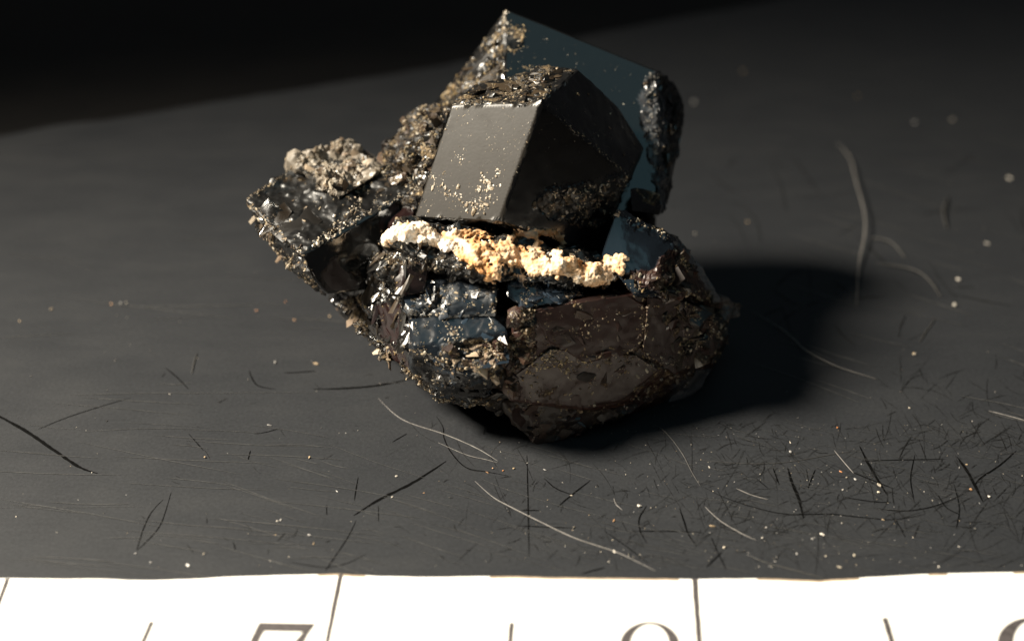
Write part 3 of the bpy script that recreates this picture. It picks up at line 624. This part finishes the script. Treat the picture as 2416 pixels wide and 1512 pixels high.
# ------------------------------------------------------------------ the cream crust band
def cream():
    Z = lambda x, y: (x*0.4108+828, y*0.4108+449)
    blobs = []
    def band(line, r, dens, jit, lift=0.3):
        for i in range(len(line)-1):
            (x0, y0), (x1, y1) = line[i], line[i+1]; L_ = math.hypot(x1-x0, y1-y0)
            for _ in range(max(2, int(L_*dens))):
                t = random.random(); u, v = Z(x0+(x1-x0)*t + random.gauss(0, jit), y0+(y1-y0)*t + random.gauss(0, jit*.8))
                blobs.append((u, v, r*random.uniform(.55, 1.25), lift))
    band([(205, 310), (225, 255), (290, 225), (400, 215), (455, 250)], 0.0064, 1.21, 18.9)
    band([(240, 260), (330, 262), (430, 265), (500, 290)], 0.0067, 1.21, 17.5)
    band([(500, 290), (560, 290), (640, 330), (700, 345)], 0.0084, 1.36, 23.2)
    band([(640, 330), (690, 390), (740, 430), (765, 445)], 0.0077, 1.36, 21.7)
    band([(700, 300), (770, 330), (800, 350)], 0.0059, 1.04, 20.4)
    band([(215, 290), (260, 235), (330, 225), (400, 215), (450, 245), (500, 285)], 0.0100, .50, 9, .9)
    band([(600, 240), (680, 250), (760, 245), (830, 255)], 0.0044, 0.90, 14.6)
    band([(835, 330), (840, 420), (830, 490), (790, 498)], 0.0064, 1.36, 16.0, .5)
    band([(870, 350), (940, 380), (1010, 400), (1090, 430)], 0.0084, 1.27, 32.0)
    band([(900, 320), (930, 260), (960, 230)], 0.0044, 0.99, 11.6)
    band([(960, 250), (1030, 250), (1100, 240), (1180, 250), (1215, 290), (1205, 340), (1160, 370)], 0.0047, 1.04, 11.6)
    band([(1060, 260), (1070, 320), (1040, 370), (1100, 380)], 0.0044, 1.04, 11.6)
    band([(1050, 430), (1130, 450), (1220, 440), (1300, 460)], 0.0084, 1.27, 26.2)
    band([(1160, 370), (1220, 410), (1290, 400)], 0.0048, 1.04, 14.6)
    band([(1290, 460), (1350, 490), (1420, 500), (1490, 450), (1520, 400)], 0.0089, 1.27, 29.1)
    band([(1330, 520), (1370, 535), (1440, 510)], 0.0053, 1.04, 14.6)
    V = []; F = []
    bm = bmesh.new(); bmesh.ops.create_icosphere(bm, subdivisions=2, radius=1); bm.verts.index_update()
    sv = [v.co.copy() for v in bm.verts]; sf = [tuple(v.index for v in f.verts) for f in bm.faces]; bm.free()
    for u, v, r, lift in blobs:
        h = shoot(u, v)
        if not h: continue
        n = h[1] if h[1].dot(CAM-h[0]) > 0 else -h[1]
        c = h[0] + n*r*lift*0.6 + (CAM-h[0]).normalized()*r*0.25
        b = len(V); V += [c + x*r - OFF for x in sv]; F += [tuple(b+i for i in f) for f in sf]
    me = bpy.data.meshes.new('tmp'); me.from_pydata(V, [], F); me.update()
    tmp = bpy.data.objects.new('tmp', me); COL.objects.link(tmp)
    md = tmp.modifiers.new('r', 'REMESH'); md.mode = 'VOXEL'; md.voxel_size = 0.0032
    dg = bpy.context.evaluated_depsgraph_get(); ev = tmp.evaluated_get(dg)
    m2 = bpy.data.meshes.new_from_object(ev); bpy.data.objects.remove(tmp)
    m2.name = 'cream_crust'; ti = []
    bs = bmesh.new(); bs.from_mesh(m2)
    for _ in range(6): bmesh.ops.smooth_vert(bs, verts=bs.verts, factor=0.5, use_axis_x=True, use_axis_y=True, use_axis_z=True)
    bs.to_mesh(m2); bs.free(); m2.update()
    nor = [v.normal.copy() for v in m2.vertices]
    for v, n in zip(m2.vertices, nor):
        p = v.co.copy(); q = p*1.0
        k = fbm(q, 30, 4); k2 = fbm(q + Vector((3, 1, 2)), 115, 3)
        v.co = p + n*(0.0045*k + 0.0032*k2)
        u_, v_ = proj(p + OFF)
        t = -0.24 + 0.24*math.exp(-(((u_-1142)/34)**2)) + 0.34*max(0, min(1, (u_-1000)/120)) + 0.6*max(0, -k)  # orange middle; lit left end whitened and shaded right end tanned in the colour
        ti.append(min(1, t))
    m2.attributes.new('tint', 'FLOAT', 'POINT').data.foreach_set('value', ti)
    m2.polygons.foreach_set('use_smooth', [True]*len(m2.polygons))
    m2.materials.clear()
    o = link('crust', m2, M_CREAM, SPEC); o['label'] = 'cream to orange crumbly crust band across the middle'
    return o
cream()

# ------------------------------------------------------------------ paper ruler
Z4 = lambda x, y: (x*0.5, y*0.5+828)
Z5 = lambda x, y: (x*0.5+1208, y*0.5+828)
Z6 = lambda x, y: (x*0.5934+1518, y*0.5934)
RUL = bpy.data.objects.new('paper_ruler', None); COL.objects.link(RUL); RUL.location = (0, 1.7, 0)
tag(RUL, 'white printed paper ruler with 7, 8 and 9 along the front edge', 'ruler')
def ph(p): return 0.010 + 0.006*noise.noise(Vector((p.x*1.3, p.y*0.9, 7)))
def RP_(u, v, dz=0.0):
    p = G(u, v, 0.012); p.z = ph(p) + dz; return p
def local(p, o): return p - o.location
epx = [Z4(*q) for q in [(-1500, 1050), (-700, 1062), (0, 1070), (250, 1072), (470, 1075), (740, 1082), (900, 1075), (1100, 1060), (1400, 1050), (1600, 1045), (1800, 1055), (2000, 1060)]] + [Z5(*q) for q in [(0, 1058), (200, 1065), (600, 1068), (850, 1070), (1200, 1070), (1450, 1078), (1700, 1065), (2000, 1050), (2416, 1038), (3100, 1030), (3900, 1040)]]
def paper():
    E = [RP_(u, v) for u, v in epx]; pts = []
    for i in range(len(E)-1):
        for k in range(8):
            p = E[i].lerp(E[i+1], k/8); p.y += 0.0022*fbm(p, 9, 3); pts.append(p)
    pts.append(E[-1]); n = len(pts); V = []; F = []; rows = 14
    for r in range(rows):
        t = 0.0 if r == 0 else 0.0055 + (r-1)/(rows-2)*0.9945
        for p in pts:
            q = Vector((p.x, p.y*(1-t) + 0.75*t, 0)); q.z = ph(q); V.append(q - RUL.location)
    for r in range(rows-1):
        for i in range(n-1):
            a = r*n+i; F.append((a+n, a+n+1, a+1, a))
    top = len(V); V += [v - Vector((0, 0, 0.006)) for v in V[:]]
    m = len(F); F += [tuple(i+top for i in reversed(f)) for f in F[:m]]
    for i in range(n-1): F.append((i, i+1, i+1+top, i+top))
    o = pydata('paper', V, F, [M_PAPER, simple('worn_paper_edge', (0.36, 0.28, 0.20), 0.85, 0.3, 30, 0.1)], RUL, True)
    for i in range(n-1):
        if fbm(pts[i], 2.3, 3) > -0.12 and pts[i].x > -0.55: o.data.polygons[i].material_index = 1
    return o
pp = paper()
def ink_poly(name, strips):
    """strips: list of (left, right) pixel pairs along a stroke"""
    V = []; F = []
    for st in strips:
        b = len(V)
        for (l, r) in st: V += [RP_(*l, 0.0012) - RUL.location, RP_(*r, 0.0012) - RUL.location]
        for i in range(len(st)-1): F.append((b+2*i+2, b+2*i+3, b+2*i+1, b+2*i))
    return pydata(name, V, F, M_INK, RUL)
def tick(p, q, wd, fz=None):
    n = 16; st = []
    for k in range(n+1):
        t = k/n; u = p[0]+(q[0]-p[0])*t; v = p[1]+(q[1]-p[1])*t; j = random.uniform(-.6, .6); jw = random.uniform(-.7, .7)
        w2 = wd*(1+0.10*t)/2
        st.append(((u-w2+j-jw*.5, v), (u+w2+j+jw*.5, v)))
    return ink_poly('tick_mark', [st])
def ext(p, q, k=2.2): return (p[0]+(q[0]-p[0])*k, p[1]+(q[1]-p[1])*k)
for p, q, wd in [(Z4(1607, 1047), Z4(1542, 1368), 11), (Z5(862, 1071), Z5(884, 1367), 13), (Z4(36, 1073), Z4(-70, 1368), 10), (Z4(717, 1275), Z4(676, 1368), 12), (Z5(-2, 1276), Z5(-10, 1367), 12), (Z5(1758, 1256), Z5(1792, 1367), 14)]:
    tick(p, ext(p, q), wd)
def ell(cx, cy, rx, ry, irx, iry, a0, a1, n=40, conv=Z5, icx=0, icy=0):
    st = []
    for k in range(n+1):
        a = math.radians(a0+(a1-a0)*k/n)
        st.append((conv(cx+rx*math.cos(a), cy-ry*math.sin(a)), conv(cx+icx+irx*math.cos(a), cy+icy-iry*math.sin(a))))
    return st
o7 = [(1222, 1275), (1260, 1276), (1340, 1277), (1420, 1277), (1488, 1278), (1455, 1322), (1418, 1400), (1385, 1500), (1370, 1580)]
ink_poly('numeral', [
    [(Z4(1222, 1275), Z4(1246, 1316)), (Z4(1300, 1276), Z4(1300, 1317)), (Z4(1400, 1277), Z4(1400, 1318)), (Z4(1490, 1278), Z4(1428, 1319))],
    [(Z4(1222, 1275), Z4(1246, 1316)), (Z4(1200, 1318), Z4(1233, 1338)), (Z4(1174, 1372), Z4(1216, 1374))],
    [(Z4(1428, 1319), Z4(1490, 1278)), (Z4(1380, 1372), Z4(1452, 1330)), (Z4(1330, 1450), Z4(1412, 1410)), (Z4(1300, 1560), Z4(1375, 1550))]])
ink_poly('numeral', [ell(650, 1385, 143, 113, 92, 101, 0, 360, 60), ell(640, 1600, 170, 120, 105, 100, 0, 360, 60)])
ink_poly('numeral', [ell(2450, 1372, 160, 118, 92, 104, 0, 360, 60, Z5, 8, 0), ell(2440, 1420, 175, 220, 120, 205, -80, 20, 30)])

# ------------------------------------------------------------------ scratches in the slab
def smooth_line(pts, n=6):
    out = []
    m = len(pts)
    for i in range(m-1):
        p0 = pts[max(i-1, 0)]; p1 = pts[i]; p2 = pts[i+1]; p3 = pts[min(i+2, m-1)]
        for k in range(n):
            t = k/n
            out.append(0.5*((2*p1)+(p2-p0)*t+(2*p0-5*p1+4*p2-p3)*t*t+(3*p1-p0-3*p2+p3)*t**3))
    out.append(pts[-1]); return out
def ribbon(line, wpx, z, taper=True, rag=0.35):
    L_ = smooth_line(line, 8); n = len(L_); V = []; F = []
    for i, p in enumerate(L_):
        d = (L_[min(i+1, n-1)]-L_[max(i-1, 0)]); s = Vector((-d.y, d.x, 0))
        if s.length: s.normalize()
        t = i/(n-1); w2 = wpx*0.00135*0.5*((min(1, 0.25+2.6*min(t, 1-t))) if taper else 1)
        V += [p + s*w2*(1+random.uniform(-rag, rag)) + Vector((0, 0, z)), p - s*w2*(1+random.uniform(-rag, rag)) + Vector((0, 0, z))]
        if i: b = 2*i; F.append((b-2, b-1, b+1, b))
    return V, F
def gl(conv, pts): return [G(*conv(*q)) for q in pts]
SCR = [(Z4, 8, [(-40, 285), (0, 310), (110, 370), (230, 450), (330, 520), (390, 555), (460, 577)]),
 (Z4, 4, [(808, 665), (770, 790), (740, 845), (690, 900), (645, 940)]), (Z4, 4, [(770, 700), (715, 760), (680, 830), (660, 890), (645, 940)]),
 (Z4, 6, [(1175, 90), (1190, 130), (1220, 165), (1300, 182)]), (Z4, 7, [(1480, 180), (1600, 178), (1720, 170), (1830, 155), (1950, 130)]),
 (Z4, 7, [(2105, 520), (1950, 620), (1800, 695), (1670, 775)]), (Z4, 4, [(1680, 800), (1640, 880), (1560, 1000), (1535, 1035)]),
 (Z4, 3, [(1370, 995), (1450, 1010), (1540, 1020), (1640, 1000), (1730, 955)]), (Z4, 4, [(1690, 595), (1680, 650), (1672, 705)]),
 (Z4, 4, [(890, 390), (930, 435), (960, 470)]), (Z4, 5, [(1182, 470), (1170, 515)]), (Z4, 6, [(780, 80), (830, 120), (890, 180)]),
 (Z4, 5, [(2060, 310), (2090, 360), (2095, 410), (2130, 480), (2200, 550), (2300, 570), (2400, 590)]), (Z4, 4, [(1850, 430), (1920, 390)]),
 (Z4, 2.5, [(1540, 725), (1542, 775)]), (Z4, 2.5, [(1785, 730), (1786, 805)]), (Z4, 4, [(180, 370), (300, 320), (450, 270), (620, 220)]), (Z4, 3, [(1100, 900), (1112, 940)]), (Z4, 3.5, [(1200, 392), (1260, 382), (1320, 365)]),
 (Z4, 6, [(1340, 105), (1420, 100), (1490, 95)]),
 (Z5, 4, [(70, 490), (75, 700), (80, 970)]), (Z5, 5, [(150, 600), (210, 650), (290, 680)]), (Z5, 5, [(370, 610), (280, 680), (215, 735)]),
 (Z5, 5, [(635, 730), (600, 790), (605, 850), (635, 905)]), (Z5, 3.5, [(560, 850), (700, 850), (900, 855)]), (Z5, 6, [(790, 740), (810, 800), (830, 860), (870, 920)]),
 (Z5, 4, [(430, 845), (550, 930), (660, 1015)]), (Z5, 7, [(1300, 550), (1320, 620), (1350, 690), (1375, 790)]), (Z5, 5, [(1430, 560), (1395, 650)]),
 (Z5, 7, [(1640, 450), (1680, 530), (1720, 600), (1770, 680)]), (Z5, 6, [(1600, 570), (1700, 610), (1800, 650)]), (Z5, 4, [(900, 640), (1000, 690), (1150, 740), (1300, 770), (1500, 770), (1650, 785), (1800, 795), (1950, 770)]),
 (Z5, 4, [(1560, 690), (1700, 710), (1790, 715)]), (Z5, 4, [(1150, 600), (1210, 650)]), (Z5, 5, [(1230, 550), (1260, 630)]),
 (Z5, 6, [(2380, 470), (2300, 540), (2210, 600), (2180, 640)]), (Z5, 7, [(2100, 500), (2160, 590), (2220, 710)]), (Z5, 4, [(1900, 490), (1880, 600), (1895, 700)]),
 (Z5, 4, [(1650, 520), (1800, 515), (2050, 510)]), (Z5, 4, [(2085, 630), (2110, 740), (2095, 840)]), (Z5, 3.5, [(1700, 740), (1850, 755), (2000, 730), (2140, 670)]),
 (Z5, 4, [(940, 880), (970, 950), (1010, 1030)]), (Z5, 4, [(990, 950), (915, 1020)]), (Z5, 4, [(1790, 780), (1830, 830), (1855, 880)]), (Z5, 5, [(2010, 680), (2050, 740), (2110, 770)]),
 (Z5, 4, [(330, 1050), (440, 1020)]), (Z5, 4, [(45, 752), (130, 752)]), (Z5, 3, [(20, 825), (150, 830), (290, 835)])]
zz = 0.0008
for conv, wd, pts in SCR:
    V, F = ribbon(gl(conv, pts), wd*(1.0 if wd > 6.5 else 0.58), zz, True, 0.25); zz += 0.00002
    pydata('scratch', V, F, M_SCR, slab)
V = []; F = []; FV = []; FF = []
rs = random.Random(5)
def seg(area, n, lmin, lmax, w0, w1, VV, FFF, zb):
    for _ in range(n):
        u = rs.uniform(area[0], area[2]); v = rs.uniform(area[1], area[3]); a = rs.choice([rs.uniform(0, 3.14), rs.gauss(0.95, .3), rs.gauss(-0.6, .35)]); l = rs.uniform(lmin, lmax)
        c = rs.gauss(0, .05)*l
        pts = [(u-l/2*math.cos(a), v-l/2*math.sin(a)*.8), (u-c*math.sin(a), v+c*math.cos(a)), (u+l/2*math.cos(a), v+l/2*math.sin(a)*.8)]
        g = [G(*p) for p in pts]; vv, ff = ribbon(g, rs.uniform(w0, w1), zb + rs.uniform(0, .0003), True, 0.8); b = len(VV); VV += vv; FFF += [tuple(i+b for i in f) for f in ff]
seg((1700, 1000, 2450, 1260), 420, 5, 70, 0.35, 1.5, V, F, 0.0018)
seg((1180, 960, 1900, 1330), 260, 4, 40, 0.35, 1.4, V, F, 0.0018)
seg((2050, 850, 2450, 1060), 80, 15, 90, 0.6, 1.8, V, F, 0.0018)
seg((300, 880, 1200, 1330), 45, 5, 36, 0.6, 1.8, V, F, 0.0018)
seg((1700, 350, 2450, 800), 34, 30, 150, 1.5, 5, V, F, 0.0018)
seg((1500, 1000, 2450, 1330), 160, 40, 170, 0.3, 0.9, V, F, 0.0018)
seg((900, 1000, 1700, 1330), 60, 30, 120, 0.3, 0.9, V, F, 0.0018)
o = pydata('fine_scratch', V, F, M_SCRF, slab); o['kind'] = 'stuff'
# pale hairline scuffs, mostly running left to right
M_SCUF = simple('pale_scuff', (0.042, 0.042, 0.042), 0.5, 0.4, 40)
def scuffs(area, n, lmin, lmax, sl, w0, w1):
    for _ in range(n):
        u = rs.uniform(area[0], area[2]); v = rs.uniform(area[1], area[3]); l = rs.uniform(lmin, lmax); s = sl + rs.gauss(0, .06)
        g = [G(u, v), G(u+l/2, v+l/2*s+rs.uniform(-4, 4)), G(u+l, v+l*s)]
        vv, ff = ribbon(g, rs.uniform(w0, w1), 0.0014 + rs.uniform(0, .0003)); b = len(FV); FV.extend(vv); FF.extend(tuple(i+b for i in f) for f in ff)
scuffs((-50, 980, 700, 1330), 42, 60, 420, 0.08, .8, 2.0)
scuffs((500, 1040, 1500, 1340), 60, 40, 260, 0.30, .8, 1.8)
scuffs((1500, 1000, 2450, 1340), 90, 12, 160, 0.2, .8, 1.8)
scuffs((1600, 980, 2450, 1330), 110, 40, 190, 0.25, .35, 1.0)
scuffs((1750, 300, 2450, 1000), 40, 60, 260, 0.3, 2, 6)
scuffs((-50, 500, 900, 980), 22, 80, 400, 0.03, 1, 4)
o = pydata('pale_scuff', FV, FF, M_SCUF, slab); o['kind'] = 'stuff'

# ------------------------------------------------------------------ lint fibres lying on the slab
def fibre(pts, rpx, label, mat, arch=0.0, conv=Z5):
    g = smooth_line([G(*conv(*q)) for q in pts], 7); n = len(g); r = rpx*0.00135*0.5*0.62
    base = g[n//2].copy(); V = []; F = []; S = 6
    for i, p in enumerate(g):
        d = (g[min(i+1, n-1)]-g[max(i-1, 0)]).normalized(); s = Vector((-d.y, d.x, 0)); t = i/(n-1)
        rr = r*min(1, .35+3*min(t, 1-t))*(1+0.2*noise.noise(p*30))
        z = r*1.02 + arch*math.sin(math.pi*t)
        for k in range(S):
            a = 2*math.pi*k/S; V.append(p + s*math.cos(a)*rr + Vector((0, 0, z+rr*math.sin(a))) - base)
        if i:
            for k in range(S): F.append(((i-1)*S+k, (i-1)*S+(k+1) % S, i*S+(k+1) % S, i*S+k))
    F.append(tuple(range(S-1, -1, -1))); F.append(tuple((n-1)*S+k for k in range(S)))
    o = pydata('lint_fibre', V, F, mat, None, True); o.location = base
    tag(o, label, 'fibre', 'lint fibres lying on the slab'); return o
fibre([(-175, 615), (-90, 690), (0, 740), (140, 810), (300, 885), (480, 945), (570, 985), (680, 1040)], 4.2, 'longest pale lint fibre running down towards the ruler tick after 8', M_FIB)
fibre([(1785, 225), (1900, 325), (2100, 395), (2250, 460), (2352, 522)], 3.6, 'pale straight lint fibre below the lower crystal, longer of two side by side', M_FIB, 0, Z4)
fibre([(2068, 433), (2200, 490), (2290, 512), (2350, 528)], 2.6, 'short pale fibre beside the longer one below the lower crystal', M_FIB, 0, Z4)
fibre([(910, 735), (980, 800), (1080, 860), (1155, 895)], 3.4, 'pale curved lint fibre above and right of the tick after 8', M_FIB)
fibre([(1060, 650), (1130, 680), (1210, 702)], 3.2, 'short pale lint fibre in front of the shadow', M_FIB)
fibre([(480, 695), (492, 725), (522, 752)], 3.0, 'tiny bent pale fibre above the tick after 8', M_FIB)
fibre([(640, 330), (720, 380), (800, 480), (850, 575), (890, 640)], 3.4, 'dim bent fibre at the front edge of the shadow', M_FIBD)
fibre([(1110, 960), (1200, 1000), (1350, 1040), (1480, 1075)], 4.0, 'dim lint fibre almost touching the paper ruler', M_FIBD)
fibre([(1520, 470), (1570, 530), (1612, 578)], 3.4, 'short fibre among the dense dark scratches at the right', M_FIB)
fibre([(880, 515), (1100, 532), (1300, 525), (1500, 490), (1610, 474)], 2.4, 'thin gently curved fibre lying across the dark scratches', M_FIBD)
fibre([(2250, 285), (2330, 305), (2440, 335)], 4.6, 'pale fibre cut by the right edge of the photo', M_FIB)
fibre([(430, 1240), (540, 1310), (610, 1370), (640, 1400), (760, 1460), (930, 1510)], 5.0, 'long fibre crossing the shadow right of the brown matrix', M_FIB, 0.01, Z6)
fibre([(770, 575), (818, 640), (843, 750), (873, 870), (875, 960), (855, 1060), (848, 1210)], 8, 'thick blurred upright fibre behind the shadow at the right', M_FIB, 0.03, Z6)
fibre([(930, 1050), (1060, 1078), (1130, 1120), (1182, 1185)], 8, 'blurred fibre hooking down at the far end of the shadow', M_FIBD, 0.01, Z6)
fibre([(1212, 785), (1190, 850), (1206, 912)], 10, 'short blurred fibre right of the thick upright one', M_FIBD, 0.01, Z6)
fibre([(900, 950), (980, 972), (1042, 1032)], 8, 'short blurred fibre touching the thick upright one', M_FIBD, 0.01, Z6)
fibre([(1160, 1270), (1130, 1310), (1098, 1362)], 5, 'small slanting fibre at the right end of the shadow', M_FIBD, 0.0, Z6)
fibre([(930, 10), (915, 60), (905, 110)], 5, 'short pale fibre standing alone on the left of the slab', M_FIBD, 0.0, Z4)

# ------------------------------------------------------------------ crumbs and dust
D = Grains(); OFF = Vector((0, 0, 0))
DP_ = [(0.55, 0.48, 0.38), (0.6, 0.55, 0.48), (0.45, 0.33, 0.2), (0.4, 0.38, 0.36)]
ORG = [(0.6, 0.24, 0.08), (0.5, 0.28, 0.14)]
upv = Vector((0, 0, 1))
def crumb(uv, rpx, pal): 
    p = G(*uv); r = rpx*0.00135*0.5; D.add(p + upv*r*0.3, upv, r, pal, .8)
for (x, y, r) in [(885, 1012, 6), (1310, 803, 6), (1325, 797, 5), (1300, 868, 4), (1460, 868, 6), (1480, 910, 5), (1270, 352, 7), (1460, 503, 7), (968, 503, 8), (1870, 592, 6), (1590, 663, 5), (712, 998, 5), (960, 958, 4), (1275, 990, 4), (800, 205, 6), (640, 955, 4), (1850, 690, 5), (1490, 62, 9), (1300, 55, 8)]: crumb(Z4(x, y), r, DP_)
for (x, y, r) in [(2325, 555, 9), (2298, 573, 5), (2373, 566, 6), (2000, 670, 4)]: crumb(Z4(x, y), r, ORG)
for (x, y, r) in [(8, 555, 7), (480, 802, 6), (945, 828, 8), (1550, 570, 6), (1535, 363, 6), (2165, 655, 9)]: crumb(Z5(x, y), r, ORG + [DP_[2]])
for (x, y, r) in [(155, 562, 6), (600, 733, 10), (292, 833, 7), (1312, 477, 8), (1312, 432, 5), (1620, 607, 6), (1578, 597, 5), (1730, 633, 8), (1730, 668, 9), (1560, 655, 5), (1465, 868, 9), (1415, 887, 6), (1343, 957, 7), (1480, 968, 5), (1545, 1022, 8), (2250, 688, 9), (2145, 537, 6), (1750, 797, 6), (1000, 927, 7), (1240, 993, 5), (1200, 833, 5), (1180, 882, 5), (930, 548, 5), (2013, 1018, 5), (1830, 995, 5), (1615, 965, 5), (2110, 552, 5), (483, 948, 6), (1895, 15, 12), (1875, 270, 7), (280, 682, 5)]: crumb(Z5(x, y), r, DP_)
for (x, y, r) in [(397, 287, 15), (850, 385, 12), (1078, 490, 12), (1455, 710, 12), (415, 885, 10), (205, 930, 9), (1250, 1115, 14), (1235, 1215, 11), (1075, 1410, 11), (1365, 970, 11), (1230, 480, 14), (200, 410, 16)]: crumb(Z6(x, y), r, DP_)
Z7 = lambda x, y: (x*0.5477, y*0.5477)
for (x, y, r) in [(220, 1335, 9), (480, 1312, 8), (520, 1308, 9), (545, 1305, 6), (1105, 1340, 8), (1420, 1365, 8), (1230, 1300, 6), (1268, 1380, 6), (85, 1385, 7)]: crumb(Z7(x, y), r, DP_ + ORG)
for _ in range(420):
    u = rs.triangular(1000, 2450, 2000) if rs.random() < .7 else rs.uniform(0, 2416); v = rs.uniform(1000, 1345)
    crumb((u, v), rs.uniform(0.8, 2.6), DP_)
for _ in range(160): crumb((rs.uniform(0, 2416), rs.uniform(350, 1050)), rs.uniform(1.5, 5), [(0.2, 0.18, 0.16), (0.12, 0.11, 0.10)])
d = D.build('dust', M_DUST, None); tag(d, 'pale and orange mineral dust scattered over the black slab', 'dust', kind='stuff')
